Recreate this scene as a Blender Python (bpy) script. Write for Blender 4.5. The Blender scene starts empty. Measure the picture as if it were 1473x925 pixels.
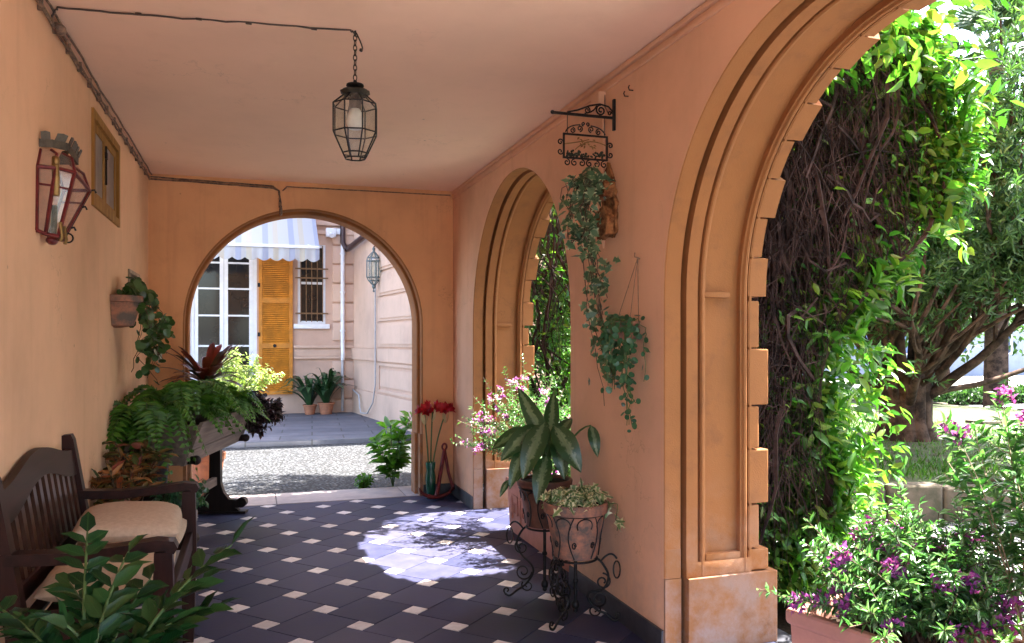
import bpy, bmesh, math, random
import numpy as np
from mathutils import Vector, Matrix
R = math.radians
PI = math.pi
random.seed(7)
rng = np.random.default_rng(11)
sc = bpy.context.scene
COL = sc.collection

# ------------------------------------------------------------------ mesh builder
class MB:
    def __init__(s):
        s.V = []; s.F = []; s.M = []; s.UV = []
    def add(s, verts, faces, mi=0, uv=None):
        o = len(s.V)
        s.V.extend(tuple(v) for v in verts)
        s.F.extend(tuple(i + o for i in f) for f in faces)
        s.M.extend([mi] * len(faces))
        s.UV.extend(uv if uv is not None else [(0.5, 0.5)] * len(verts))
        return s
    def box(s, x0, x1, y0, y1, z0, z1, mi=0, b=0.0, mat=None):
        bm = bmesh.new()
        bmesh.ops.create_cube(bm, size=1.0)
        for v in bm.verts:
            v.co = Vector(((x0 + x1) / 2 + v.co.x * (x1 - x0), (y0 + y1) / 2 + v.co.y * (y1 - y0), (z0 + z1) / 2 + v.co.z * (z1 - z0)))
        if b > 0:
            bmesh.ops.bevel(bm, geom=list(bm.edges), offset=b, segments=2, profile=0.6, affect='EDGES')
        s.frombm(bm, mi, mat)
        return s
    def frombm(s, bm, mi=0, mat=None):
        bm.verts.ensure_lookup_table()
        for i, v in enumerate(bm.verts): v.index = i
        vs = [(mat @ v.co if mat is not None else v.co.copy())[:] for v in bm.verts]
        s.add(vs, [[v.index for v in f.verts] for f in bm.faces], mi)
        bm.free()
    def tube(s, pts, r, n=6, mi=0, cap=True, closed=False):
        pts = [Vector(p) for p in pts]
        k = len(pts)
        rs = r if isinstance(r, (list, tuple)) else [r] * k
        tan = []
        for i in range(k):
            if closed: t = pts[(i + 1) % k] - pts[i - 1]
            else: t = pts[min(i + 1, k - 1)] - pts[max(i - 1, 0)]
            tan.append(t.normalized() if t.length > 1e-9 else Vector((0, 0, 1)))
        a = Vector((0, 0, 1)) if abs(tan[0].z) < 0.9 else Vector((1, 0, 0))
        nn = (a - tan[0] * a.dot(tan[0])).normalized()
        vs = []
        for i in range(k):
            nn = nn - tan[i] * nn.dot(tan[i])
            if nn.length < 1e-6: nn = tan[i].orthogonal()
            nn.normalize()
            bb = tan[i].cross(nn)
            for j in range(n):
                an = 2 * PI * j / n
                vs.append((pts[i] + (nn * math.cos(an) + bb * math.sin(an)) * rs[i])[:])
        fs = []
        for i in range(k if closed else k - 1):
            i2 = (i + 1) % k
            for j in range(n):
                j2 = (j + 1) % n
                fs.append((i * n + j, i * n + j2, i2 * n + j2, i2 * n + j))
        if cap and not closed:
            fs.append(tuple(range(n - 1, -1, -1)))
            fs.append(tuple((k - 1) * n + j for j in range(n)))
        return s.add(vs, fs, mi)
    def lathe(s, prof, c=(0, 0, 0), n=24, mi=0, squash=1.0, wob=0.0):
        vs = []; fs = []
        for (r, z) in prof:
            for j in range(n):
                an = 2 * PI * j / n
                rr = r * (1 + wob * math.sin(3 * an + z * 9))
                vs.append((c[0] + rr * math.cos(an), c[1] + rr * math.sin(an) * squash, c[2] + z))
        for i in range(len(prof) - 1):
            for j in range(n):
                j2 = (j + 1) % n
                fs.append((i * n + j, i * n + j2, (i + 1) * n + j2, (i + 1) * n + j))
        if prof[0][0] > 1e-4: fs.append(tuple(range(n - 1, -1, -1)))
        if prof[-1][0] > 1e-4: fs.append(tuple((len(prof) - 1) * n + j for j in range(n)))
        return s.add(vs, fs, mi)
    def prism(s, outline, o, ax, ay, az, d, mi=0, b=0.0):
        """outline in (ax, ay) from origin o, extruded d along az"""
        o, ax, ay, az = Vector(o), Vector(ax), Vector(ay), Vector(az)
        n = len(outline)
        A = [(o + ax * p[0] + ay * p[1])[:] for p in outline]
        B = [(o + ax * p[0] + ay * p[1] + az * d)[:] for p in outline]
        fs = [tuple(range(n)), tuple(range(2 * n - 1, n - 1, -1))]
        for i in range(n):
            j = (i + 1) % n
            fs.append((i, i + n, j + n, j))
        return s.add(A + B, fs, mi)
    def blob(s, c, r, sub=2, sc3=(1, 1, 1), mi=0):
        bm = bmesh.new()
        bmesh.ops.create_icosphere(bm, subdivisions=sub, radius=r)
        for v in bm.verts:
            v.co = Vector((c[0] + v.co.x * sc3[0], c[1] + v.co.y * sc3[1], c[2] + v.co.z * sc3[2]))
        s.frombm(bm, mi)
        return s
    def build(s, name, mats, parent=None, smooth=None, fixn=True):
        me = bpy.data.meshes.new(name)
        me.from_pydata(s.V, [], s.F)
        if not isinstance(mats, (list, tuple)): mats = [mats]
        for m in mats: me.materials.append(m)
        if len(mats) > 1: me.polygons.foreach_set('material_index', s.M)
        if s.UV:
            uvl = me.uv_layers.new(name='UVMap')
            li = np.empty(len(me.loops), dtype=np.int32)
            me.loops.foreach_get('vertex_index', li)
            uvl.data.foreach_set('uv', np.array(s.UV, dtype=np.float32)[li].ravel())
        me.update()
        if fixn:
            bm = bmesh.new(); bm.from_mesh(me)
            bmesh.ops.recalc_face_normals(bm, faces=bm.faces)
            bm.to_mesh(me); bm.free()
        if smooth is not None:
            me.polygons.foreach_set('use_smooth', [True] * len(me.polygons))
            if smooth < 179: me.set_sharp_from_angle(angle=R(smooth))
        o = bpy.data.objects.new(name, me)
        COL.objects.link(o)
        if parent is not None: o.parent = parent
        return o

def tag(o, label=None, cat=None, group=None, kind=None):
    if label: o['label'] = label
    if cat: o['category'] = cat
    if group: o['group'] = group
    if kind: o['kind'] = kind
    return o
def empty(name, loc, label, cat, group=None, rz=0):
    o = bpy.data.objects.new(name, None)
    COL.objects.link(o)
    o.location = loc; o.rotation_euler = (0, 0, rz)
    o.empty_display_size = 0.1
    return tag(o, label, cat, group)
def settle(root):
    """children were built in world coordinates: keep them there"""
    bpy.context.view_layer.update()
    inv = root.matrix_world.inverted()
    for ch in root.children: ch.matrix_parent_inverse = inv

# leaf templates: (t along, s across, h up) + faces
LEAF8 = (np.array([(0, 0, 0), (.33, 0, -.05), (.7, 0, -.06), (1, 0, -.16), (.28, .5, .07), (.66, .4, .03), (.28, -.5, .07), (.66, -.4, .03)]),
         [(0, 1, 4), (1, 2, 5, 4), (2, 3, 5), (0, 6, 1), (1, 6, 7, 2), (2, 7, 3)])
LEAF4 = (np.array([(0, 0, 0), (.45, .5, .12), (1, 0, -.08), (.45, -.5, .12)]), [(0, 2, 1), (0, 3, 2)])
_iv = [(0, 0), (.05, .38), (.36, .22), (.42, .62), (.62, .26), (1, 0), (.62, -.26), (.42, -.62), (.36, -.22), (.05, -.38)]
IVY = (np.array([(.35, 0, -.03)] + [(a - .02, b, .05 * abs(b)) for a, b in _iv]),
       [(0, 1 + i, 1 + (i + 1) % 10) for i in range(10)])
ROUND = (np.array([(.45, 0, -.05)] + [(.5 + .5 * math.cos(a), .5 * math.sin(a) * (1 if True else 1), .04) for a in [i * PI / 4 for i in range(8)]]),
         [(0, 1 + i, 1 + (i + 1) % 8) for i in range(8)])

def nrm(a):
    a = np.asarray(a, float)
    l = np.linalg.norm(a, axis=-1, keepdims=True); l[l < 1e-9] = 1
    return a / l
def scatter(mb, P, D, N, L, W, T=LEAF8, mi=0):
    P = np.asarray(P, float).reshape(-1, 3); k = len(P)
    if k == 0: return
    D = nrm(np.asarray(D, float).reshape(-1, 3)); N = np.asarray(N, float).reshape(-1, 3)
    N = nrm(N - D * np.sum(N * D, axis=1, keepdims=True))
    S = np.cross(N, D)
    L = np.broadcast_to(np.asarray(L, float), (k,)); W = np.broadcast_to(np.asarray(W, float), (k,))
    tv, tf = T
    v = (P[:, None, :] + D[:, None, :] * (tv[None, :, 0, None] * L[:, None, None])
         + S[:, None, :] * (tv[None, :, 1, None] * W[:, None, None]) + N[:, None, :] * (tv[None, :, 2, None] * L[:, None, None]))
    n = len(tv); o = len(mb.V)
    mb.V.extend(map(tuple, v.reshape(-1, 3).tolist()))
    for i in range(k):
        b = o + i * n
        mb.F.extend(tuple(q + b for q in f) for f in tf)
    mb.M.extend([mi] * (k * len(tf)))
    mb.UV.extend([(a, b + .5) for a, b in tv[:, :2].tolist()] * k)

def rdir(k): return nrm(rng.normal(size=(k, 3)))
def bez(p0, p1, p2, n):
    p0, p1, p2 = Vector(p0), Vector(p1), Vector(p2)
    return [p0 * (1 - t) ** 2 + p1 * 2 * t * (1 - t) + p2 * t * t for t in [i / (n - 1) for i in range(n)]]

# ------------------------------------------------------------------ materials
def newmat(name):
    m = bpy.data.materials.new(name); m.use_nodes = True
    nt = m.node_tree; nt.nodes.clear()
    out = nt.nodes.new('ShaderNodeOutputMaterial')
    p = nt.nodes.new('ShaderNodeBsdfPrincipled')
    nt.links.new(p.outputs[0], out.inputs[0])
    return m, nt, p, out
def nd(nt, t, **kw):
    n = nt.nodes.new(t)
    for k, v in kw.items(): setattr(n, k, v)
    return n
def noise(nt, scale, detail=6, rough=.6, vec=None, dist=0.0):
    n = nd(nt, 'ShaderNodeTexNoise')
    n.inputs['Scale'].default_value = scale; n.inputs['Detail'].default_value = detail
    n.inputs['Roughness'].default_value = rough; n.inputs['Distortion'].default_value = dist
    if vec is not None: nt.links.new(vec, n.inputs['Vector'])
    return n
def ramp(nt, fac, stops):
    r = nd(nt, 'ShaderNodeValToRGB')
    e = r.color_ramp.elements
    while len(e) > 1: e.remove(e[-1])
    e[0].position = stops[0][0]; e[0].color = (*stops[0][1], 1)
    for p, c in stops[1:]:
        x = e.new(p); x.color = (*c, 1)
    nt.links.new(fac, r.inputs[0])
    return r
def mixc(nt, fac, a, b, mode='MIX'):
    m = nd(nt, 'ShaderNodeMix', data_type='RGBA', blend_type=mode)
    for sock, val in ((m.inputs[0], fac), (m.inputs[6], a), (m.inputs[7], b)):
        if hasattr(val, 'default_value'): nt.links.new(val, sock)
        elif isinstance(val, (int, float)): sock.default_value = val
        else: sock.default_value = (*val, 1)
    return m.outputs[2]
def bump(nt, p, h, strength, dist=.01):
    b = nd(nt, 'ShaderNodeBump'); b.inputs['Strength'].default_value = strength; b.inputs['Distance'].default_value = dist
    nt.links.new(h, b.inputs['Height']); nt.links.new(b.outputs[0], p.inputs['Normal'])
def pos(nt): return nd(nt, 'ShaderNodeNewGeometry').outputs['Position']
def objc(nt): return nd(nt, 'ShaderNodeTexCoord').outputs['Object']

def stucco(name, c, stain, spots=.25, bstr=.25, damp=None, lo=.80, hi=1.12):
    m, nt, p, out = newmat(name)
    P = pos(nt)
    a = noise(nt, .9, 5, .6, P); b = noise(nt, 5, 8, .65, P); g = noise(nt, 140, 4, .6, P)
    c2 = tuple(x * lo for x in c); c3 = tuple(min(1, x * hi) for x in c)
    base = ramp(nt, a.outputs[0], [(.3, c2), (.5, c), (.72, c3)]).outputs[0]
    f = ramp(nt, b.outputs[0], [(.52, (0, 0, 0)), (.75, (1, 1, 1))]).outputs[0]
    ff = nd(nt, 'ShaderNodeMath', operation='MULTIPLY'); nt.links.new(f, ff.inputs[0]); ff.inputs[1].default_value = spots
    col = mixc(nt, ff.outputs[0], base, stain)
    # vertical streaks
    mp = nd(nt, 'ShaderNodeMapping'); mp.inputs['Scale'].default_value = (7, 7, .5); nt.links.new(P, mp.inputs[0])
    st = noise(nt, 1.0, 5, .6, mp.outputs[0])
    sf = ramp(nt, st.outputs[0], [(.55, (0, 0, 0)), (.8, (.35, .35, .35))]).outputs[0]
    col = mixc(nt, sf, col, stain)
    # scattered small dark specks where plaster has chipped
    vo = nd(nt, 'ShaderNodeTexVoronoi'); vo.inputs['Scale'].default_value = 3.1; nt.links.new(P, vo.inputs['Vector'])
    spf = ramp(nt, vo.outputs['Distance'], [(.0, (.8, .8, .8)), (.022, (.5, .5, .5)), (.035, (0, 0, 0))]).outputs[0]
    col = mixc(nt, spf, col, tuple(x * .3 for x in c))
    # hairline cracks, only in patches
    wv = nd(nt, 'ShaderNodeVectorMath', operation='ADD'); dn_ = noise(nt, 3.5, 5, .6, P)
    nt.links.new(P, wv.inputs[0]); nt.links.new(dn_.outputs['Color'], wv.inputs[1])
    ck = nd(nt, 'ShaderNodeTexVoronoi', feature='DISTANCE_TO_EDGE'); ck.inputs['Scale'].default_value = 1.1; nt.links.new(wv.outputs[0], ck.inputs['Vector'])
    cf = ramp(nt, ck.outputs['Distance'], [(0, (1, 1, 1)), (.004, (.6, .6, .6)), (.008, (0, 0, 0))]).outputs[0]
    cm_ = ramp(nt, noise(nt, 1.3, 3, .5, P).outputs[0], [(.52, (0, 0, 0)), (.62, (.38, .38, .38))]).outputs[0]
    col = mixc(nt, mixc(nt, 1, cf, cm_, 'MULTIPLY'), col, tuple(x * .45 for x in c))
    if damp is not None:   # old damp stain along the foot of the wall, broken by noise
        sx = nd(nt, 'ShaderNodeSeparateXYZ'); nt.links.new(P, sx.inputs[0])
        h = nd(nt, 'ShaderNodeMapRange'); nt.links.new(sx.outputs[2], h.inputs[0])
        h.inputs[1].default_value = .85; h.inputs[2].default_value = .05; h.inputs[3].default_value = 0; h.inputs[4].default_value = .5
        dn = noise(nt, 4.5, 7, .7, P)
        ad = nd(nt, 'ShaderNodeMath', operation='MULTIPLY'); nt.links.new(h.outputs[0], ad.inputs[0])
        rr = ramp(nt, dn.outputs[0], [(.4, (0, 0, 0)), (.6, (1, 1, 1))]); nt.links.new(rr.outputs[0], ad.inputs[1])
        col = mixc(nt, ad.outputs[0], col, damp)
    nt.links.new(col, p.inputs['Base Color'])
    p.inputs['Roughness'].default_value = .82
    p.inputs['Specular IOR Level'].default_value = .25
    hh = nd(nt, 'ShaderNodeMath', operation='ADD'); nt.links.new(g.outputs[0], hh.inputs[0])
    b2 = noise(nt, 4.5, 8, .62, P); m2 = nd(nt, 'ShaderNodeMath', operation='MULTIPLY'); m2.inputs[1].default_value = 3; nt.links.new(b2.outputs[0], m2.inputs[0])
    nt.links.new(m2.outputs[0], hh.inputs[1])
    bump(nt, p, hh.outputs[0], bstr, .004)
    return m
def plain(name, c, rough=.5, metal=0.0, var=.25, scale=18, bstr=.1, c2=None, coord=None, spec=.5):
    m, nt, p, out = newmat(name)
    P = objc(nt)
    n = noise(nt, scale, 6, .65, P)
    cc = c2 if c2 is not None else tuple(x * (1 - var) for x in c)
    col = ramp(nt, n.outputs[0], [(.40, cc), (.60, c)]).outputs[0]
    nt.links.new(col, p.inputs['Base Color'])
    rr = nd(nt, 'ShaderNodeMapRange'); nt.links.new(n.outputs[0], rr.inputs[0])
    rr.inputs[3].default_value = min(1, rough + .1); rr.inputs[4].default_value = max(.02, rough - .1)
    nt.links.new(rr.outputs[0], p.inputs['Roughness'])
    p.inputs['Metallic'].default_value = metal
    p.inputs['Specular IOR Level'].default_value = spec
    if bstr > 0:
        g = noise(nt, scale * 6, 4, .6, P)
        bump(nt, p, g.outputs[0], bstr, .003)
    return m
def wood(name, c1, c2, rough=.35, axis=2, coat=0.0):
    m, nt, p, out = newmat(name)
    P = objc(nt)
    mp = nd(nt, 'ShaderNodeMapping')
    scl = [22, 22, 22]; scl[axis] = 1.5
    mp.inputs['Scale'].default_value = scl; nt.links.new(P, mp.inputs[0])
    n = noise(nt, 1.0, 6, .6, mp.outputs[0], .4)
    col = ramp(nt, n.outputs[0], [(.3, c1), (.7, c2)]).outputs[0]
    nt.links.new(col, p.inputs['Base Color']); p.inputs['Roughness'].default_value = rough
    p.inputs['Specular IOR Level'].default_value = .15
    p.inputs['Coat Weight'].default_value = coat
    bump(nt, p, n.outputs[0], .15, .002)
    return m
def leafmat(name, cs, rough=.42, trans=.35, tmul=1.6, spec=.5, varieg=None, rib=None, vein=0):
    m, nt, p, out = newmat(name)
    geo = nd(nt, 'ShaderNodeNewGeometry')
    st = [(i / max(1, len(cs) - 1), c) for i, c in enumerate(cs)]
    col = ramp(nt, geo.outputs['Random Per Island'], st).outputs[0]
    n = noise(nt, 9, 4, .6, geo.outputs['Position'])
    v = ramp(nt, n.outputs[0], [(.3, (.72, .72, .72)), (.7, (1.15, 1.15, 1.15))]).outputs[0]
    col = mixc(nt, 1.0, col, v, 'MULTIPLY')
    uv = nd(nt, 'ShaderNodeTexCoord').outputs['UV']
    sx = nd(nt, 'ShaderNodeSeparateXYZ'); nt.links.new(uv, sx.inputs[0])
    d = nd(nt, 'ShaderNodeMath', operation='SUBTRACT'); nt.links.new(sx.outputs[1], d.inputs[0]); d.inputs[1].default_value = .5
    ab = nd(nt, 'ShaderNodeMath', operation='ABSOLUTE'); nt.links.new(d.outputs[0], ab.inputs[0])
    if varieg:      # (edge colour, start, end, noise amount)
        nn = noise(nt, 55, 3, .6, geo.outputs['Position'])
        sc1 = nd(nt, 'ShaderNodeMath', operation='MULTIPLY_ADD'); nt.links.new(nn.outputs[0], sc1.inputs[0])
        sc1.inputs[1].default_value = varieg[3]; nt.links.new(ab.outputs[0], sc1.inputs[2])
        f = ramp(nt, sc1.outputs[0], [(varieg[1], (0, 0, 0)), (varieg[2], (1, 1, 1))]).outputs[0]
        col = mixc(nt, f, col, varieg[0])
    if rib:
        f = ramp(nt, ab.outputs[0], [(.0, (.8, .8, .8)), (.05, (0, 0, 0))]).outputs[0]
        col = mixc(nt, f, col, rib)
    if vein:
        a1 = nd(nt, 'ShaderNodeMath', operation='MULTIPLY'); nt.links.new(sx.outputs[0], a1.inputs[0]); a1.inputs[1].default_value = vein
        a2 = nd(nt, 'ShaderNodeMath', operation='MULTIPLY_ADD'); nt.links.new(ab.outputs[0], a2.inputs[0]); a2.inputs[1].default_value = -vein * .55; nt.links.new(a1.outputs[0], a2.inputs[2])
        a3 = nd(nt, 'ShaderNodeMath', operation='PINGPONG'); nt.links.new(a2.outputs[0], a3.inputs[0]); a3.inputs[1].default_value = .5
        vf = ramp(nt, a3.outputs[0], [(.0, (1, 1, 1)), (.16, (.35, .35, .35)), (.3, (0, 0, 0))]).outputs[0]
        col = mixc(nt, mixc(nt, 1, vf, (.14, .14, .14), 'MULTIPLY'), col, tuple(min(1, x * 2.0) for x in cs[len(cs) // 2]))
        bump(nt, p, a3.outputs[0], .14, .003)
    nt.links.new(col, p.inputs['Base Color'])
    p.inputs['Roughness'].default_value = rough
    p.inputs['Specular IOR Level'].default_value = spec
    if trans > 0:
        t = nd(nt, 'ShaderNodeBsdfTranslucent')
        tc = mixc(nt, 1.0, col, (tmul * .9, tmul * 1.05, tmul * .5), 'MULTIPLY')
        nt.links.new(tc, t.inputs[0])
        mx = nd(nt, 'ShaderNodeMixShader'); mx.inputs[0].default_value = trans
        nt.links.new(p.outputs[0], mx.inputs[1]); nt.links.new(t.outputs[0], mx.inputs[2])
        nt.links.new(mx.outputs[0], out.inputs[0])
    return m
def glassmat(name, tint=(.93, .97, .94), gl=.12, dirt=.12):
    m, nt, p, out = newmat(name)
    t = nd(nt, 'ShaderNodeBsdfTransparent'); t.inputs[0].default_value = (*tint, 1)
    g = nd(nt, 'ShaderNodeBsdfGlossy'); g.inputs['Roughness'].default_value = .06
    df = nd(nt, 'ShaderNodeBsdfDiffuse'); df.inputs[0].default_value = (.5, .5, .47, 1)
    mx = nd(nt, 'ShaderNodeMixShader'); mx.inputs[0].default_value = gl
    nt.links.new(t.outputs[0], mx.inputs[1]); nt.links.new(g.outputs[0], mx.inputs[2])
    n = noise(nt, 14, 5, .6, objc(nt))
    f = ramp(nt, n.outputs[0], [(.35, (dirt * .4,) * 3), (.7, (dirt * 1.6,) * 3)]).outputs[0]
    m2 = nd(nt, 'ShaderNodeMixShader'); nt.links.new(f, m2.inputs[0])
    nt.links.new(mx.outputs[0], m2.inputs[1]); nt.links.new(df.outputs[0], m2.inputs[2])
    nt.links.new(m2.outputs[0], out.inputs[0])
    return m

M = {}
ORANGE = (.70, .375, .185)
LEFT = (.70, .43, .26)
M['wall'] = stucco('ochre_stucco', ORANGE, (.40, .20, .10), .22, .25, damp=(.42, .27, .20))
M['wall_pink'] = stucco('salmon_stucco', (.70, .42, .27), (.50, .28, .17), .2, .25, damp=(.45, .30, .24))
M['wall_left'] = stucco('pale_ochre_stucco', LEFT, (.52, .30, .17), .22, .25, damp=(.46, .33, .26))
M['ceil'] = stucco('ceiling_plaster', (.86, .585, .42), (.74, .49, .34), .10, .15, lo=.93, hi=1.04)
M['mould'] = stucco('ochre_moulding', (.29, .116, .038), (.15, .066, .030), .62, .3, damp=(.45, .33, .27))
M['yardwall'] = stucco('pink_render', (.53, .35, .262), (.40, .26, .195), .2, .2)
M['yardtrim'] = stucco('pink_trim', (.56, .38, .285), (.40, .26, .195), .15, .2)
M['iron'] = plain('black_iron', (.018, .016, .016), .5, .6, .3, 40, .15)
M['rust'] = plain('rusted_iron', (.05, .03, .022), .7, .3, .4, 40, .2, c2=(.02, .015, .014))
M['darkwood'] = wood('dark_mahogany', (.012, .004, .003), (.036, .011, .008), .45, 1, .04)
M['darkwood_v'] = wood('dark_mahogany_upright', (.012, .004, .003), (.036, .011, .008), .45, 2, .04)
M['slatwood'] = wood('brown_slat_wood', (.030, .012, .008), (.075, .034, .022), .3, 2, .2)
M['greywood'] = wood('weathered_trough_wood', (.14, .10, .085), (.29, .22, .18), .6, 1)
M['blackwood'] = wood('black_painted_wood', (.006, .005, .005), (.018, .012, .011), .4, 2)
M['cushion'] = plain('beige_cushion_cloth', (.50, .37, .26), .9, 0, .12, 60, .5, spec=.2)
M['terra'] = plain('terracotta', (.42, .17, .09), .85, 0, .3, 9, .25, c2=(.30, .13, .08), spec=.2)
M['terra_pale'] = plain('weathered_terracotta', (.36, .16, .10), .85, 0, .3, 11, .3, c2=(.12, .095, .08), spec=.2)
M['terra_pink'] = plain('pink_trough_clay', (.50, .235, .18), .75, 0, .15, 7, .15, spec=.25)
M['soil'] = plain('potting_soil', (.03, .02, .013), .95, 0, .5, 45, .8, spec=.1)
M['white'] = plain('white_paint', (.72, .72, .74), .45, 0, .08, 8, .05)
M['shutter'] = plain('orange_shutter_paint', (.60, .22, .016), .6, 0, .30, 5, .12)
M['darkglass'] = plain('dark_pane', (.012, .011, .011), .06, 0, .2, 2, 0, spec=.35)
M['glass'] = glassmat('lantern_glass')
M['glass_pink'] = glassmat('pink_dusty_glass', (.93, .85, .85), .045, .12)
M['cable'] = plain('painted_cable', (.28, .165, .10), .7, 0, .4, 30, .2, c2=(.09, .06, .045))
M['cable_dark'] = plain('dark_cable', (.07, .045, .035), .6, 0, .3, 30, .1)
M['greypipe'] = plain('grey_pipe', (.42, .40, .40), .5, 0, .15, 12, .1)
M['brownpipe'] = plain('brown_gutter', (.055, .028, .03), .35, .3, .2, 12, .05)
M['ochrewood'] = wood('ochre_frame_wood', (.22, .105, .025), (.36, .19, .05), .6, 2)
M['redpaint'] = plain('dark_red_paint', (.16, .018, .02), .45, .2, .35, 25, .15)
M['tin'] = plain('tarnished_tin', (.10, .085, .065), .55, .7, .4, 22, .2)
M['brass'] = plain('old_brass', (.30, .19, .07), .45, .8, .3, 25, .1)
M['bulb'] = plain('frosted_bulb', (.82, .82, .80), .3, 0, .05, 10, 0)
M['cork'] = plain('cork_bark', (.33, .15, .06), .9, 0, .4, 26, .9, c2=(.13, .05, .02), spec=.15)
M['greenglaze'] = plain('green_glaze', (.012, .085, .05), .2, 0, .3, 12, .05)
M['blueglaze'] = plain('blue_glaze', (.10, .30, .55), .3, 0, .2, 12, .05)
M['anchor'] = plain('maroon_anchor_paint', (.17, .022, .028), .5, .3, .4, 18, .2)
M['dryleaf'] = leafmat('pale_flower_sheath', [(.55, .42, .22), (.62, .5, .3)], .6, .3, 1.1)
M['redpetal'] = leafmat('red_petal', [(.36, .006, .012), (.55, .012, .02)], .5, .3, 1.1)
M['purple'] = leafmat('purple_petal', [(.33, .045, .34), (.46, .11, .48), (.25, .02, .28)], .6, .35, 1.2)
M['lilac'] = leafmat('pale_lilac_petal', [(.62, .42, .62), (.75, .6, .72)], .6, .35, 1.1)
M['stem'] = plain('green_stem', (.07, .13, .03), .6, 0, .3, 30, .1)
M['woodstem'] = plain('woody_stem', (.10, .065, .04), .9, 0, .4, 30, .5)
M['palestem'] = plain('pale_dry_stem', (.34, .27, .18), .9, 0, .3, 30, .3)
M['twig'] = plain('vine_twigs', (.060, .036, .032), .9, 0, .4, 8, .3, c2=(.012, .008, .008), spec=.15)
M['bark'] = plain('tree_bark', (.105, .066, .048), .95, 0, .5, 7, .9, c2=(.030, .020, .016), spec=.1)
M['zz'] = leafmat('glossy_dark_leaf', [(.004, .020, .006), (.007, .034, .008), (.012, .050, .012), (.018, .068, .016), (.035, .06, .014)], .38, .12, 1.4, .2, rib=(.03, .08, .02), vein=9)
M['pothos'] = leafmat('dark_round_leaf', [(.02, .06, .015), (.045, .11, .025), (.09, .15, .05)], .35, .2, 1.4)
M['fern'] = leafmat('fern_green', [(.035, .115, .010), (.065, .18, .018), (.11, .25, .03)], .5, .3, 1.5)
M['brom'] = leafmat('dark_red_strap_leaf', [(.10, .02, .018), (.04, .05, .018), (.26, .03, .015), (.05, .018, .016)], .35, .2, 1.2)
M['coleus'] = leafmat('dark_purple_leaf', [(.035, .015, .02), (.06, .025, .03), (.028, .03, .018)], .5, .2, 1.2)
M['croton'] = leafmat('orange_croton_leaf', [(.42, .11, .04), (.03, .07, .018), (.5, .2, .06), (.05, .10, .022), (.24, .04, .03)], .5, .2, 1.2)
M['lime'] = leafmat('lime_small_leaf', [(.28, .40, .08), (.42, .52, .20), (.62, .62, .42)], .5, .4, 1.3)
M['aglao'] = leafmat('variegated_broad_leaf', [(.12, .18, .095), (.15, .21, .11)], .32, .2, 1.5, .5, varieg=((.022, .065, .018), .36, .46, .5), rib=(.11, .17, .07))
M['ivy'] = leafmat('variegated_ivy_leaf', [(.04, .10, .05), (.07, .15, .07), (.12, .20, .11)], .4, .2, 1.4, varieg=((.46, .50, .32), .36, .56, .28))
M['ivycream'] = leafmat('cream_edged_ivy_leaf', [(.13, .22, .08), (.18, .28, .10)], .45, .2, 1.4, varieg=((.70, .66, .42), .22, .36, .22))
M['smallgreen'] = leafmat('small_round_green_leaf', [(.03, .11, .05), (.06, .17, .08), (.02, .07, .03)], .35, .25, 1.4)
M['vineleaf'] = leafmat('vine_leaf', [(.022, .10, .012), (.045, .16, .018), (.075, .22, .025), (.018, .075, .012), (.055, .18, .02), (.13, .28, .035), (.17, .28, .04), (.10, .13, .03)], .38, .36, 1.6, .5)
M['polyg'] = leafmat('narrow_shrub_leaf', [(.035, .13, .035), (.07, .20, .05), (.12, .27, .08), (.22, .33, .18)], .32, .25, 1.4)
M['yew'] = leafmat('yew_needle', [(.032, .085, .03), (.055, .13, .04), (.095, .19, .05), (.022, .06, .028)], .5, .3, 1.5)
M['bgleaf'] = leafmat('far_tree_leaf', [(.025, .07, .02), (.045, .105, .025), (.018, .05, .015)], .5, .3, 1.5)
M['palm'] = leafmat('palm_leaf', [(.05, .11, .04), (.09, .16, .05)], .4, .2, 1.3)
M['aspid'] = leafmat('dark_strap_leaf', [(.018, .055, .02), (.035, .085, .028)], .35, .15, 1.3)
M['sunplant'] = leafmat('fresh_green_leaf', [(.08, .20, .02), (.12, .28, .03)], .4, .4, 1.6)

def m_slate():
    m, nt, p, out = newmat('slate_tile')
    geo = nd(nt, 'ShaderNodeNewGeometry')
    col = ramp(nt, geo.outputs['Random Per Island'], [(0, (.025, .028, .064)), (.5, (.037, .039, .082)), (1, (.055, .055, .098))]).outputs[0]
    n = noise(nt, 6, 8, .7, geo.outputs['Position'])
    v = ramp(nt, n.outputs[0], [(.3, (.75, .75, .75)), (.7, (1.2, 1.17, 1.15))]).outputs[0]
    col = mixc(nt, 1, col, v, 'MULTIPLY')
    n2 = noise(nt, 1.4, 5, .6, geo.outputs['Position'])
    dust = ramp(nt, n2.outputs[0], [(.5, (0, 0, 0)), (.8, (.12, .12, .12))]).outputs[0]
    col = mixc(nt, dust, col, (.16, .13, .11))
    nt.links.new(col, p.inputs['Base Color'])
    r = nd(nt, 'ShaderNodeMapRange'); nt.links.new(n.outputs[0], r.inputs[0]); r.inputs[3].default_value = .38; r.inputs[4].default_value = .6
    nt.links.new(r.outputs[0], p.inputs['Roughness']); p.inputs['Specular IOR Level'].default_value = .22
    g = noise(nt, 45, 5, .6, geo.outputs['Position'])
    bump(nt, p, g.outputs[0], .18, .003)
    return m
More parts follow.
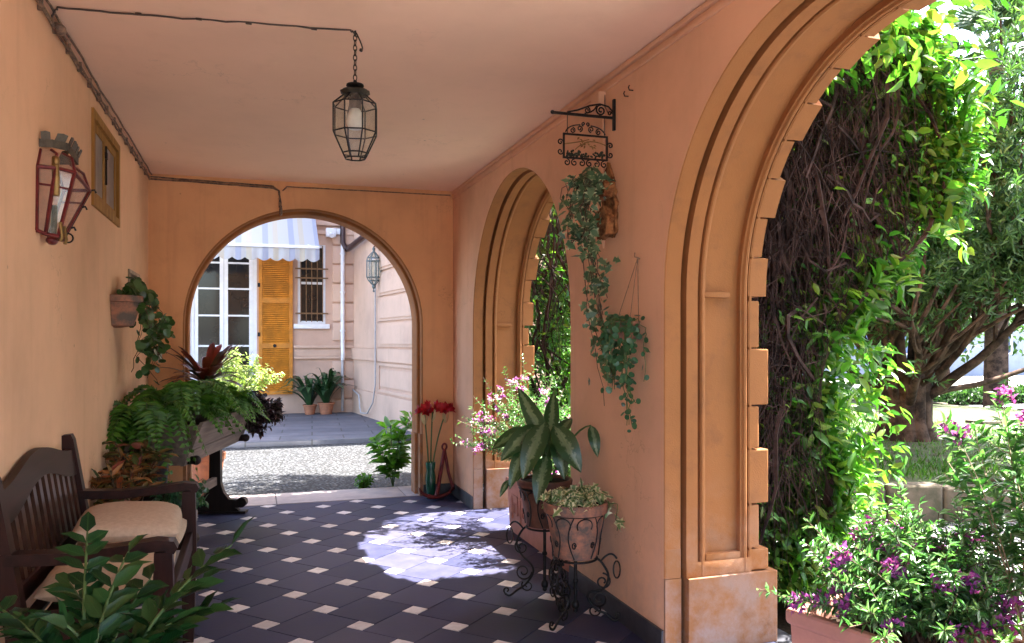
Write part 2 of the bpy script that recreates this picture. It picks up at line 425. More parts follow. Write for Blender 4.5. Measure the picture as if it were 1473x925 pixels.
def m_inset():
    m, nt, p, out = newmat('marble_inset')
    geo = nd(nt, 'ShaderNodeNewGeometry')
    col = ramp(nt, geo.outputs['Random Per Island'], [(0, (.56, .49, .47)), (.5, (.66, .59, .58)), (1, (.74, .68, .67))]).outputs[0]
    n = noise(nt, 16, 7, .7, geo.outputs['Position'], .6)
    v = ramp(nt, n.outputs[0], [(.3, (.78, .74, .70)), (.6, (1.05, 1.05, 1.05))]).outputs[0]
    col = mixc(nt, 1, col, v, 'MULTIPLY')
    nt.links.new(col, p.inputs['Base Color']); p.inputs['Roughness'].default_value = .45
    return m
def m_gravel(name='pale_gravel', cs=((.10, .10, .11), (.46, .46, .47), (.75, .74, .72)), sc_=42):
    m, nt, p, out = newmat(name)
    P = pos(nt)
    vo = nd(nt, 'ShaderNodeTexVoronoi'); vo.inputs['Scale'].default_value = sc_; nt.links.new(P, vo.inputs['Vector'])
    bw = nd(nt, 'ShaderNodeRGBToBW'); nt.links.new(vo.outputs['Color'], bw.inputs[0])
    col = ramp(nt, bw.outputs[0], [(.1, cs[0]), (.4, cs[1]), (.9, cs[2])]).outputs[0]
    e = ramp(nt, vo.outputs['Distance'], [(.33, (1, 1, 1)), (.60, (.05, .05, .055))]).outputs[0]
    col = mixc(nt, 1, col, e, 'MULTIPLY')
    n = noise(nt, .7, 4, .6, P)
    v = ramp(nt, n.outputs[0], [(.35, (.85, .83, .8)), (.65, (1.05, 1.05, 1.05))]).outputs[0]
    col = mixc(nt, 1, col, v, 'MULTIPLY')
    nt.links.new(col, p.inputs['Base Color']); p.inputs['Roughness'].default_value = .9
    iv = nd(nt, 'ShaderNodeMath', operation='SUBTRACT'); iv.inputs[0].default_value = 1; nt.links.new(vo.outputs['Distance'], iv.inputs[1])
    bump(nt, p, iv.outputs[0], .8, .02)
    return m
def m_paving():
    m, nt, p, out = newmat('blue_slate_paving')
    P = pos(nt)
    mp = nd(nt, 'ShaderNodeMapping'); mp.inputs['Rotation'].default_value = (0, 0, R(4)); nt.links.new(P, mp.inputs[0])
    br = nd(nt, 'ShaderNodeTexBrick'); nt.links.new(mp.outputs[0], br.inputs['Vector'])
    br.inputs['Scale'].default_value = 1.0; br.inputs['Brick Width'].default_value = .95; br.inputs['Row Height'].default_value = .48
    br.inputs['Mortar Size'].default_value = .012
    br.inputs['Color1'].default_value = (.085, .088, .105, 1); br.inputs['Color2'].default_value = (.125, .125, .145, 1); br.inputs['Mortar'].default_value = (.05, .05, .05, 1)
    n = noise(nt, 2.5, 8, .7, P)
    v = ramp(nt, n.outputs[0], [(.3, (.65, .65, .68)), (.7, (1.2, 1.17, 1.15))]).outputs[0]
    col = mixc(nt, 1, br.outputs[0], v, 'MULTIPLY')
    nt.links.new(col, p.inputs['Base Color']); p.inputs['Roughness'].default_value = .7
    bump(nt, p, n.outputs[0], .3, .01)
    return m
def m_lawn():
    m, nt, p, out = newmat('mossy_lawn')
    P = pos(nt)
    n = noise(nt, 3, 8, .7, P); n2 = noise(nt, 60, 4, .7, P)
    col = ramp(nt, n.outputs[0], [(.35, (.055, .04, .022)), (.5, (.06, .085, .025)), (.7, (.09, .16, .035))]).outputs[0]
    v = ramp(nt, n2.outputs[0], [(.3, (.5, .5, .5)), (.7, (1.3, 1.3, 1.3))]).outputs[0]
    nt.links.new(mixc(nt, 1, col, v, 'MULTIPLY'), p.inputs['Base Color']); p.inputs['Roughness'].default_value = .95
    bump(nt, p, n2.outputs[0], .8, .03)
    return m
def m_awning():
    m, nt, p, out = newmat('striped_awning_canvas')
    P = objc(nt); sx = nd(nt, 'ShaderNodeSeparateXYZ'); nt.links.new(P, sx.inputs[0])
    w = nd(nt, 'ShaderNodeMath', operation='MULTIPLY'); nt.links.new(sx.outputs[0], w.inputs[0]); w.inputs[1].default_value = 2.1
    fr = nd(nt, 'ShaderNodeMath', operation='FRACT'); nt.links.new(w.outputs[0], fr.inputs[0])
    r = ramp(nt, fr.outputs[0], [(0, (.50, .50, .50)), (.38, (.50, .50, .50)), (.40, (.36, .38, .47)), (.60, (.36, .38, .47)), (.62, (.50, .50, .50)), (.80, (.52, .47, .38)), (.98, (.52, .47, .38))])
    r.color_ramp.interpolation = 'CONSTANT'
    nt.links.new(r.outputs[0], p.inputs['Base Color']); p.inputs['Roughness'].default_value = .8
    t = nd(nt, 'ShaderNodeBsdfTranslucent'); nt.links.new(r.outputs[0], t.inputs[0])
    mx = nd(nt, 'ShaderNodeMixShader'); mx.inputs[0].default_value = .35
    nt.links.new(p.outputs[0], mx.inputs[1]); nt.links.new(t.outputs[0], mx.inputs[2]); nt.links.new(mx.outputs[0], out.inputs[0])
    return m
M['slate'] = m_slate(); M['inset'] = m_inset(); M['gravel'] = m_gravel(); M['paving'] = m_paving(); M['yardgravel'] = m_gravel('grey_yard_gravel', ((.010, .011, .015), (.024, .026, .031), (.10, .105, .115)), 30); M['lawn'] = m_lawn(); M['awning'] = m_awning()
M['grout'] = plain('dark_grout', (.085, .074, .07), .9, 0, .3, 20, .2)
M['stone'] = plain('grey_pink_stone', (.42, .34, .31), .7, 0, .25, 5, .25, c2=(.33, .28, .27))
M['skirt'] = plain('dark_slate_skirting', (.05, .05, .062), .5, 0, .35, 8, .15)
M['rubble'] = plain('mossy_stone', (.10, .075, .05), .95, 0, .5, 6, .9, c2=(.045, .04, .02))
M['pave_pale'] = plain('pale_path_paving', (.52, .49, .45), .85, 0, .15, 2, .2)
M['bluewall'] = plain('blue_grey_render', (.20, .23, .30), .8, 0, .15, 1.5, .05)
M['bluepane'] = plain('blue_window_pane', (.05, .10, .22), .2, 0, .2, 4, 0)
# ------------------------------------------------------------------ the passage
XL, XR, YB, ZC = -.86, 1.88, 7.64, 2.97
Y0 = -.6
XF = 2.36                     # garden facade plane
ARCHES = [(2.35, 1.07, 1.72), (5.75, 1.15, 1.64)]
BA = (.50, 1.08, 1.65)        # arch in the back wall (x centre, radius, spring)

def arch_pts(c, r, zs, z0, n=44):
    return [(c + r, z0)] + [(c + r * math.cos(PI * i / n), zs + r * math.sin(PI * i / n)) for i in range(n + 1)] + [(c - r, z0)]
def sweep(mb, prof, c, r, zs, z0, f, mi=0):
    rows = [[f(dp, *q) for q in arch_pts(c, r - ins, zs, z0)] for dp, ins in prof]
    k = len(rows[0]); vs = [v for row in rows for v in row]; fs = []
    for i in range(len(rows) - 1):
        for j in range(k - 1):
            fs.append((i * k + j, i * k + j + 1, (i + 1) * k + j + 1, (i + 1) * k + j))
    mb.add(vs, fs, mi)
def arch_face(mb, f, arches, a0, a1, ztop, z0=0.0, mi=0, n=44):
    """wall face (coordinate a along, z up) pierced by round arches"""
    cur = a0
    for c, r, zs in sorted(arches):
        mb.add([f(cur, z0), f(c - r, z0), f(c - r, zs), f(c - r, ztop), f(cur, ztop)], [(0, 1, 2, 3, 4)], mi)
        P = [(c - r * math.cos(PI * i / n), zs + r * math.sin(PI * i / n)) for i in range(n + 1)]
        for i in range(n):
            mb.add([f(*P[i]), f(*P[i + 1]), f(P[i + 1][0], ztop), f(P[i][0], ztop)], [(0, 1, 2, 3)], mi)
        cur = c + r
    mb.add([f(cur, z0), f(a1, z0), f(a1, ztop), f(cur, ztop)], [(0, 1, 2, 3)], mi)
def cellwall(mb, f, a0, a1, z0, z1, holes, depth=None, mi=0):
    """flat wall face with rectangular holes (a0,a1,z0,z1); depth adds reveals, f(a, z, d)"""
    xs = sorted({a0, a1, *[h[0] for h in holes], *[h[1] for h in holes]}); zs = sorted({z0, z1, *[h[2] for h in holes], *[h[3] for h in holes]})
    for i in range(len(xs) - 1):
        for j in range(len(zs) - 1):
            xm, zm = (xs[i] + xs[i + 1]) / 2, (zs[j] + zs[j + 1]) / 2
            if any(h[0] < xm < h[1] and h[2] < zm < h[3] for h in holes): continue
            mb.add([f(xs[i], zs[j], 0), f(xs[i + 1], zs[j], 0), f(xs[i + 1], zs[j + 1], 0), f(xs[i], zs[j + 1], 0)], [(0, 1, 2, 3)], mi)
    if depth:
        for h in holes:
            c = [(h[0], h[2]), (h[1], h[2]), (h[1], h[3]), (h[0], h[3])]
            for i in range(4):
                p, q = c[i], c[(i + 1) % 4]
                mb.add([f(*p, 0), f(*q, 0), f(*q, depth), f(*p, depth)], [(0, 1, 2, 3)], mi)

# --- floor: pinwheel slate with small marble insets
def build_floor():
    mb = MB()
    x0, x1, y0, y1 = XL - .1, XF + .12, Y0, YB + .02
    mb.add([(x0, y0, -.006), (x1, y0, -.006), (x1, y1, -.006), (x0, y1, -.006)], [(0, 1, 2, 3)], 2)
    Lb, Ls, ang = .339, .107, R(42.8)
    e1 = Vector((math.cos(ang), math.sin(ang))); e2 = Vector((-math.sin(ang), math.cos(ang)))
    va = e1 * Lb - e2 * Ls; vb = -(e1 * Ls) - e2 * Lb
    vb = Vector((va.y, -va.x))
    o = Vector((.3945, 4.583))       # centre of one inset
    g = .0032
    def clip(poly):
        for ax, lim, sg in ((0, x0, 1), (0, x1, -1), (1, y0, 1), (1, y1, -1)):
            outp = []
            for i in range(len(poly)):
                a, b = poly[i - 1], poly[i]
                ia, ib = (a[ax] - lim) * sg >= 0, (b[ax] - lim) * sg >= 0
                if ia != ib:
                    t = (lim - a[ax]) / (b[ax] - a[ax]); outp.append(a.lerp(b, t))
                if ib: outp.append(b)
            poly = outp
            if len(poly) < 3: return []
        return poly
    def put(c, half, mi):
        p = [c + e1 * half * sx + e2 * half * sy for sx, sy in ((-1, -1), (1, -1), (1, 1), (-1, 1))]
        p = clip(p)
        if len(p) < 3: return
        h = random.uniform(-.0006, .0006)
        k = len(p); top = [(q.x, q.y, h) for q in p]; bot = [(q.x, q.y, -.008) for q in p]
        mb.add(top + bot, [tuple(range(k))] + [(i, i + k, (i + 1) % k + k, (i + 1) % k) for i in range(k)], mi)
    for i in range(-30, 31):
        for j in range(-30, 31):
            s = o + va * i + vb * j
            if not (x0 - .6 < s.x < x1 + .6 and y0 - .6 < s.y < y1 + .6): continue
            put(s, Ls / 2 - g, 1)
            # the big tile sharing the inset's corner
            put(s + e1 * (Ls / 2 + Lb / 2) + e2 * (Lb / 2 - Ls / 2), Lb / 2 - g, 0)
    return tag(mb.build('floor', [M['slate'], M['inset'], M['grout']]), kind='structure')
build_floor()
mb = MB()
x = BA[0] - BA[1] - .2
for w in (1.0, 1.2, .36):
    mb.box(x + .003, x + w - .003, YB + .012, 8.19, -.12, .006, 0, .006); x += w
tag(mb.build('threshold', M['stone'], smooth=30), kind='structure')
# sills in the arcade arches
mb = MB()
for c, r, zs in ARCHES:
    mb.box(XF + .125, 2.62, c - r - .15, c + r + .15, -.15, .0, 0, .006)
tag(mb.build('arcade_sill', M['skirt'], smooth=30), kind='structure')

# --- ceiling and storey above
ceil = MB().box(XL - .14, XF - .01, Y0 - .1, YB + .4, ZC, 3.12).build('ceiling', M['ceil'])
tag(ceil, 'plain peach plaster ceiling above the covered passage', 'ceiling')
up = MB().box(XL - .14, XF, Y0 - .1, 8.1, 3.1, 6.6).build('upper_storey', M['wall'])
tag(up, 'blank upper storey of the house over the arcade', 'building')

# --- side wall with small window and vent
WIN = (5.02, 5.97, 2.27, 2.82); VENT = (6.42, 7.0, 1.72, 2.03)
lw = empty('passage_wall', (XL, 2, 0), 'long ochre plaster wall behind the bench and red lantern', 'wall')
mb = MB(); cellwall(mb, lambda a, z, d: (XL - d, a, z), Y0, YB, 0, ZC + .02, [WIN, VENT], .1)
mb.add([(XL - .1, Y0, 0), (XL - .1, YB, 0), (XL - .1, YB, ZC), (XL - .1, Y0, ZC)], [(0, 1, 2, 3)])
mb.build('plaster', M['wall_left'], lw)
def rect_frame(mb, f, a0, a1, z0, z1, w, d0, d1, mi=0):
    """four butted bars; f(a, z, d)"""
    def bar(p0, p1, q0, q1):
        c = [f(a, z, d) for d in (d0, d1) for (a, z) in ((p0, q0), (p1, q0), (p1, q1), (p0, q1))]
        mb.add(c, [(0, 1, 2, 3), (7, 6, 5, 4), (0, 4, 5, 1), (1, 5, 6, 2), (2, 6, 7, 3), (3, 7, 4, 0)], mi)
    bar(a0, a0 + w, z0, z1); bar(a1 - w, a1, z0, z1); bar(a0 + w, a1 - w, z0, z0 + w); bar(a0 + w, a1 - w, z1 - w, z1)
def barq(mb, f, a0, a1, z0, z1, d0, d1, mi=0):
    c = [f(a, z, d) for d in (d0, d1) for (a, z) in ((a0, z0), (a1, z0), (a1, z1), (a0, z1))]
    mb.add(c, [(0, 1, 2, 3), (7, 6, 5, 4), (0, 4, 5, 1), (1, 5, 6, 2), (2, 6, 7, 3), (3, 7, 4, 0)], mi)
fl_ = lambda a, z, d: (XL + d, a, z)
mb = MB(); rect_frame(mb, fl_, WIN[0], WIN[1], WIN[2], WIN[3], .05, -.05, .014); wf = mb.build('window_frame', M['ochrewood'], lw)
mb = MB()
a0, a1, z0, z1 = WIN[0] + .051, WIN[1] - .051, WIN[2] + .051, WIN[3] - .051
mid = (a0 + a1) / 2
rect_frame(mb, fl_, a0, mid - .004, z0, z1, .045, -.03, -.004); rect_frame(mb, fl_, mid + .004, a1, z0, z1, .045, -.03, -.004)
mb.build('sash', M['ochrewood'], wf)
mb = MB(); barq(mb, fl_, a0 + .04, mid - .045, z0 + .04, z1 - .04, -.016, -.012); barq(mb, fl_, mid + .045, a1 - .04, z0 + .04, z1 - .04, -.016, -.012)
M['greypane'] = plain('dusty_grey_pane', (.20, .19, .185), .35, 0, .3, 5, 0)
mb.build('pane', M['greypane'], wf)
mb = MB(); mb.tube([(XL + .002, mid, z1 - .30), (XL + .002, mid, z1 - .06)], .006, 6); mb.box(XL - .002, XL + .010, mid - .02, mid + .02, z1 - .14, z1 - .1)
mb.build('bolt', M['iron'], wf)
mb = MB(); rect_frame(mb, fl_, VENT[0], VENT[1], VENT[2], VENT[3], .025, -.03, .012); barq(mb, fl_, VENT[0] + .02, VENT[1] - .02, VENT[2] + .02, VENT[3] - .02, -.03, -.022)
mb.build('meter_hatch', plain('hatch_metal', (.26, .20, .13), .6, .2, .3, 10, .1), lw)
settle(lw)

# --- lintel over the open near end
mb = MB(); mb.box(XL - .14, XF, Y0 - .1, Y0 - .002, 2.70, 3.11)
tag(mb.build('entrance_lintel', M['wall']), 'plain plaster lintel over the open near end of the passage', 'lintel')

# --- back wall with arch to the yard
bw = empty('archway_wall', (.5, YB, 0), 'ochre wall pierced by the round archway to the yard', 'wall')
mb = MB(); arch_face(mb, lambda a, z: (a, YB, z), [BA], XL, XR + .1, ZC + .02)
arch_face(mb, lambda a, z: (a, 8.1, z), [(BA[0], BA[1] - .02, BA[2])], XL - .14, XF, 3.11)
mb.add([(XF - .002, YB - .4, 0), (XF - .002, 8.1, 0), (XF - .002, 8.1, 3.11), (XF - .002, YB - .4, 3.11)], [(0, 1, 2, 3)])
mb.build('plaster', M['wall'], bw)
mb = MB()
sweep(mb, [(0, 0), (.012, .012), (.10, .012), (.10, .034), (.112, .042), (.26, .042), (.272, .034), (.272, .02), (.46, .02)], *BA, 0, lambda d, a, z: (a, YB + d, z))
mb.build('arch_moulding', M['mould'], bw, smooth=25)
mb = MB()
for sg in (-1, 1):
    xe = BA[0] + sg * BA[1]
    xa, xb = sorted((xe - sg * .062, xe + sg * .02))
    mb.box(xa, xb, YB + .102, YB + .28, .002, .60, 0, .006)
    xa, xb = sorted((xe - sg * .03, xe + sg * .02))
    mb.box(xa, xb, YB + .004, YB + .104, .002, .60, 0, .004)
mb.build('jamb_plinth', M['mould'], bw, smooth=30)
mb = MB(); mb.box(XL, BA[0] - BA[1] - .004, YB - .012, YB + .05, 0, .11, 0, .003); mb.box(BA[0] + BA[1] + .004, XR, YB - .012, YB + .05, 0, .11, 0, .003)
mb.build('skirting', M['skirt'], bw)
settle(bw)

# --- arcade wall
aw = empty('arcade_wall', (XR, 3, 0), 'salmon arcade wall with deep moulded arches opening onto the garden', 'wall')
mb = MB()
arch_face(mb, lambda a, z: (XR, a, z), ARCHES, Y0, YB + .002, ZC + .02)
mb.build('plaster', M['wall_pink'], aw)
mb = MB(); arch_face(mb, lambda a, z: (XF, a, z), ARCHES, Y0, 8.1, 3.11)
mb.build('facade', M['mould'], aw)
PROF = [(0, 0), (.006, .003), (.088, .003), (.090, -.045), (.112, -.045), (.114, .014), (.176, .014), (.178, -.010), (.190, -.010), (.192, .012),
        (.200, .018), (.210, .016), (.218, .006), (.224, .004), (.226, -.022), (.418, -.022), (.420, .004), (.428, .006), (.436, .016), (.446, .018), (.454, .012), (.456, -.010), (.466, -.010), (.468, .014), (XF - XR, .014), (XF - XR, 0)]
for c, r, zs in ARCHES:
    mb = MB(); sweep(mb, PROF, c, r, zs, .36, lambda d, a, z: (XR + d, a, z))
    for sg in (-1, 1):           # foot block closing the panel, panel cross bar, plinth
        ye = c + sg * r
        def yb(i0, i1): return sorted((ye - sg * i0, ye + sg * i1))
        y_a, y_b = yb(.0155, .03); mb.box(XR + .1145, XF - .001, y_a, y_b, .352, .43, 0, .003)
        y_a, y_b = yb(.0100, .03); mb.box(XR + .226, XR + .418, y_a, y_b, .428, .462, 0, .005)
        y_a, y_b = yb(.008, .03); mb.box(XR + .215, XR + .36, y_a, y_b, zs - .005, zs + .022, 0, .004)
    am = mb.build('arch_moulding', M['mould'], aw, smooth=25)
    mb = MB()
    for sg in (-1, 1):
        ye = c + sg * r
        y_a, y_b = sorted((ye - sg * .030, ye + sg * .06)); mb.box(XR + .118, XF + .14, y_a, y_b, .0, .356, 0, .004)
        y_a, y_b = sorted((ye - sg * .006, ye + sg * .05)); mb.box(XR + .004, XR + .092, y_a, y_b, .0, .356, 0, .003)
        mb.box(XR + .008, XR + .09, y_a + .002, y_b - .002, .358, .50, 0, .003)
    mb.build('jamb_plinth', stucco('worn_plinth', (.27, .12, .05), (.17, .105, .075), .6, .15, damp=(.36, .32, .33)) if c == 2.35 else bpy.data.materials['worn_plinth'] if 'worn_plinth' in bpy.data.materials else M['mould'], aw)
    mb = MB()
    zz = [.358, .47, .69, .965, 1.18, 1.465, zs - .015]
    for sg in (-1, 1):
        ye = c + sg * r
        for i in range(len(zz) - 1):
            lng = i % 2 == 0
            y_a, y_b = sorted((ye - sg * .0125, ye + sg * (.36 if lng else .22)))
            mb.box(XF - .02, XF + (.10 if lng else .045), y_a, y_b, zz[i] + .004, zz[i + 1] - .004, 0, .007)
    nv = 17
    for i in range(nv):
        a0, a1 = PI * i / nv + .004, PI * (i + 1) / nv - .004
        lng = i % 2 == 0
        ri, ro = r - .0125, r + (.36 if lng else .24)
        ol = [(c + ri * math.cos(a0 + (a1 - a0) * k / 4), zs + ri * math.sin(a0 + (a1 - a0) * k / 4)) for k in range(5)] + [(c + ro * math.cos(a1), zs + ro * math.sin(a1)), (c + ro * math.cos(a0), zs + ro * math.sin(a0))]
        mb.prism(ol, (XF - .02, 0, 0), (0, 1, 0), (0, 0, 1), (1, 0, 0), .105 if lng else .066)
    mb.build('quoin_band', M['mould'], aw)
mb = MB()
yy = [Y0] + [q for c, r, zs in ARCHES for q in (c - r, c + r)] + [YB - .012]
for i in range(0, len(yy), 2):
    mb.box(XR - .012, XR + .02, yy[i] + .002, yy[i + 1] - .002, 0, .112, 0, .003)
mb.build('skirting', M['skirt'], aw)
mb = MB(); mb.box(XR - .012, XR + .01, Y0, YB - .014, 2.895, 2.917, 0, .004); mb.box(XR - .02, XR + .01, Y0, YB - .014, 2.94, 2.965, 0, .004)
mb.build('cornice', M['wall_pink'], aw)
settle(aw)

# ------------------------------------------------------------------ ground outside
mb = MB()
G = -.06
mb.add([(-160, -160, G), (160, -160, G), (160, 160, G), (-160, 160, G)], [(0, 1, 2, 3)])
tag(mb.build('gravel_ground', M['gravel']), kind='structure')
mb = MB(); mb.add([(-5, 8.195, G + .006), (3.4, 8.195, G + .006), (3.4, 12.36, G + .006), (-5, 12.36, G + .006)], [(0, 1, 2, 3)])
tag(mb.build('yard_gravel', M['yardgravel']), kind='structure')
mb = MB(); mb.box(-5, 3.2, 12.35, 17.4, G - .1, .02, 0, .01)
tag(mb.build('yard_terrace', M['paving'], smooth=30), kind='structure')
mb = MB()
mb.box(5, 40, 18.5, 24, G - .05, G + .06)
mb.box(10.5, 40, 9.5, 12.5, G - .05, G + .05)
tag(mb.build('garden_path', M['pave_pale']), kind='structure')
# planting bed along the arcade foot
mb = MB()
N = 26
vs = []; fs = []
for i in range(N + 1):
    for j in range(6):
        vs.append((2.63 + .16 * j, 3.3 + 5.6 * i / N, G + .02 + random.uniform(0, .05) * (0 < j < 5)))
for i in range(N):
    for j in range(5): fs.append((i * 6 + j, i * 6 + j + 1, (i + 1) * 6 + j + 1, (i + 1) * 6 + j))
mb.add(vs, fs)
tag(mb.build('soil_bed', M['soil'], smooth=180), kind='structure')
# raised lawn with rough stone edge
lawn_poly = [(4.3, 6.0), (6.2, 5.42), (8.2, 4.75), (11.5, 3.9), (14, 8), (12.5, 13.5), (8.5, 14), (5.6, 11)]
mb = MB(); k = len(lawn_poly)
ctr = (8.5, 8.6)
vs = [(x, y, .26) for x, y in lawn_poly] + [(ctr[0] + (x - ctr[0]) * .6, ctr[1] + (y - ctr[1]) * .6, .33) for x, y in lawn_poly] + [(ctr[0], ctr[1], .30)] + [(x, y, G - .1) for x, y in lawn_poly]
fs = [(i, (i + 1) % k, k + (i + 1) % k, k + i) for i in range(k)] + [(k + i, k + (i + 1) % k, 2 * k) for i in range(k)] + [(2 * k + 1 + i, 2 * k + 1 + (i + 1) % k, (i + 1) % k, i) for i in range(k)]
mb.add(vs, fs); tag(mb.build('lawn', M['lawn'], smooth=40), kind='structure')
mb = MB()
for i in range(k):
    a, b = Vector(lawn_poly[i]), Vector(lawn_poly[(i + 1) % k])
    n = max(1, int((b - a).length / .42)); d = (b - a).normalized(); nn = Vector((d.y, -d.x))
    for q in range(n):
        p0 = a.lerp(b, q / n); ln = (b - a).length / n
        mt = Matrix.Translation((p0.x + nn.x * .02, p0.y + nn.y * .02, 0)) @ Matrix.Rotation(math.atan2(d.y, d.x) + random.uniform(-.04, .04), 4, 'Z')
        mb.box(.006, ln - .006, -.16, .02 + random.uniform(-.02, .03), G - .05, .27 + random.uniform(-.03, .03), 0, .03, mt)
tag(mb.build('lawn_edging', M['rubble'], smooth=60), 'low mossy stone edging around the raised lawn', 'edging')
# grass on the lawn
mb = MB(); n = 9000
P = np.stack([rng.uniform(4.6, 9.5, n), rng.uniform(5.0, 10.5, n), np.full(n, .27)], 1)
def inpoly(p, poly):
    c = False; j = len(poly) - 1
    for i in range(len(poly)):
        xi, yi = poly[i]; xj, yj = poly[j]
        if (yi > p[1]) != (yj > p[1]) and p[0] < (xj - xi) * (p[1] - yi) / (yj - yi) + xi: c = not c
        j = i
    return c
keep = np.array([inpoly(p, lawn_poly) for p in P]); P = P[keep]; n = len(P)
D = np.stack([rng.normal(0, .4, n), rng.normal(0, .4, n), np.ones(n)], 1)
scatter(mb, P, D, rdir(n), rng.uniform(.05, .12, n), .012, LEAF4)
tag(mb.build('lawn_grass', M['fern'], fixn=False), kind='stuff')
# ------------------------------------------------------------------ yard house
YF = 17.0
yh = empty('yard_house', (0, YF, 0), 'pink rendered house across the yard with white french doors', 'house')
DOOR = (-1.16, .10, .14, 3.5); WN = (.90, 1.46, 1.86, 3.5)
mb = MB(); cellwall(mb, lambda a, z, d: (a, YF + d, z), -5, 2.06, -.1, 8.5, [DOOR, WN, (-3.6, -2.4, .14, 3.5), (-.9, -.1, 5.2, 7.2), (.9, 1.5, 5.2, 7.2)], .16)
mb.add([(-5, YF + .3, 0), (3, YF + .3, 0), (3, YF + .3, 8.5), (-5, YF + .3, 8.5)], [(0, 1, 2, 3)])
mb.build('render', M['yardwall'], yh)
ff = lambda a, z, d: (a, YF + d, z)
def french(a0, a1, z0, z1):
    mb = MB(); rect_frame(mb, ff, a0, a1, z0, z1, .07, .03, .12)
    w = (a1 - a0 - .14) / 2
    for i in range(2):
        b0 = a0 + .07 + i * w + .003; b1 = b0 + w - .006
        rect_frame(mb, ff, b0, b1, z0 + .072, z1 - .072, .075, .05, .10)
        for zz in (z0 + .62, z0 + 1.25, z0 + 1.86, z0 + 2.40, z0 + 2.92):
            if zz < z1 - .1: barq(mb, ff, b0 + .075, b1 - .075, zz, zz + .035, .06, .09)
        barq(mb, ff, b0 + .075, b1 - .075, z0 + .147, z0 + .55, .062, .088)
    d = mb.build('french_door', M['white'], yh)
    mb = MB(); barq(mb, ff, a0 + .1, a1 - .1, z0 + .1, z1 - .1, .073, .077)
    mb.build('pane', M['darkglass'], d)
    mb = MB(); mb.box((a0 + a1) / 2 - .03, (a0 + a1) / 2 + .01, YF + .0, YF + .05, z0 + 1.0, z0 + 1.16, 0, .006); mb.build('handle', M['brass'], d)
french(*DOOR)
def win(a0, a1, z0, z1):
    mb = MB(); rect_frame(mb, ff, a0, a1, z0, z1, .06, .02, .1); barq(mb, ff, a0 + .06, a1 - .06, (z0 + z1) / 2, (z0 + z1) / 2 + .05, .04, .09)
    wd = mb.build('window', M['white'], yh)
    mb = MB(); barq(mb, ff, a0 + .05, a1 - .05, z0 + .05, z1 - .05, .06, .064); mb.build('pane', M['darkglass'], wd)
    return wd
w1 = win(*WN)
mb = MB(); mb.box(WN[0] - .08, WN[1] + .08, YF - .07, YF + .03, WN[2] - .10, WN[2] - .003, 0, .01); mb.build('sill', M['white'], w1, smooth=30)
mb = MB()
for i in range(5):
    xx = WN[0] + .06 + i * .11; mb.tube([(xx, YF - .03, WN[2] + .04), (xx, YF - .03, WN[3] - .02)], .010, 6)
for zz in (WN[2] + .2, WN[2] + .93, WN[2] + 1.12): mb.box(WN[0] - .05, WN[1] + .05, YF - .048, YF - .036, zz, zz + .03)
mb.build('window_grille', plain('bronze_bars', (.20, .11, .05), .5, .4, .3, 20, .1), w1)
win(-.9, -.1, 5.2, 7.2); win(.9, 1.5, 5.2, 7.2)
# shutter leaf folded back on the wall
mb = MB()
S0, S1, Z0, Z1 = .135, .80, .42, 3.5
fs_ = lambda a, z, d: (a, YF - .012 - d, z)
rect_frame(mb, fs_, S0, S1, Z0, Z1, .07, 0, .045)
for zz in (1.36, 2.28): barq(mb, fs_, S0 + .07, S1 - .07, zz, zz + .10, 0, .043)
for za, zb in ((Z0 + .07, 1.36), (1.46, 2.28), (2.38, Z1 - .07)):
    n = int((zb - za) / .038)
    for i in range(n):
        z = za + (i + .5) * (zb - za) / n
        mt = Matrix.Translation(((S0 + S1) / 2, YF - .034, z)) @ Matrix.Rotation(R(22), 4, 'X')
        mb.box(-(S1 - S0) / 2 + .068, (S1 - S0) / 2 - .068, -.018, .018, -.0145, .0145, 0, 0, mt)
sh = mb.build('shutter', M['shutter'], yh)
mb = MB(); mb.tube([((S0 + S1) / 2 - .02, YF - .06, 1.41), ((S0 + S1) / 2 - .02, YF - .085, 1.41)], .035, 10); mb.build('shutter_stop', M['iron'], sh)
for zz in (.7, 1.6, 2.6):
    mb = MB(); mb.box(S0 - .02, S0 + .03, YF - .065, YF - .01, zz, zz + .08); mb.build('hinge', M['iron'], sh)
# rusticated corner, string courses, plinth
mb = MB()
zq = -.1
while zq < 8.3:
    if not 1.05 < zq < 1.3:
        mb.box(1.60, 2.08, YF - .05, YF + .02, zq + .02, zq + .385, 0, .02)
    zq += .40
mb.build('quoin_band', M['yardtrim'], yh, smooth=30)
mb = MB()
for za, zb, pr_ in ((1.14, 1.19, .05), (1.36, 1.42, .07), (1.19, 1.36, .025), (3.72, 3.8, .07), (3.9, 3.98, .10)):
    for xa, xb in (((S1 + .02, 2.05),) if za < 3 else ((-5, 2.05),)):
        mb.box(xa, xb, YF - pr_, YF + .02, za, zb - .003, 0, .006)
mb.build('string_course', M['yardtrim'], yh, smooth=30)
mb = MB(); mb.box(-1.5, .42, 16.62, 16.99, .02, .14, 0, .012); mb.build('doorstep', M['white'], yh, smooth=30)
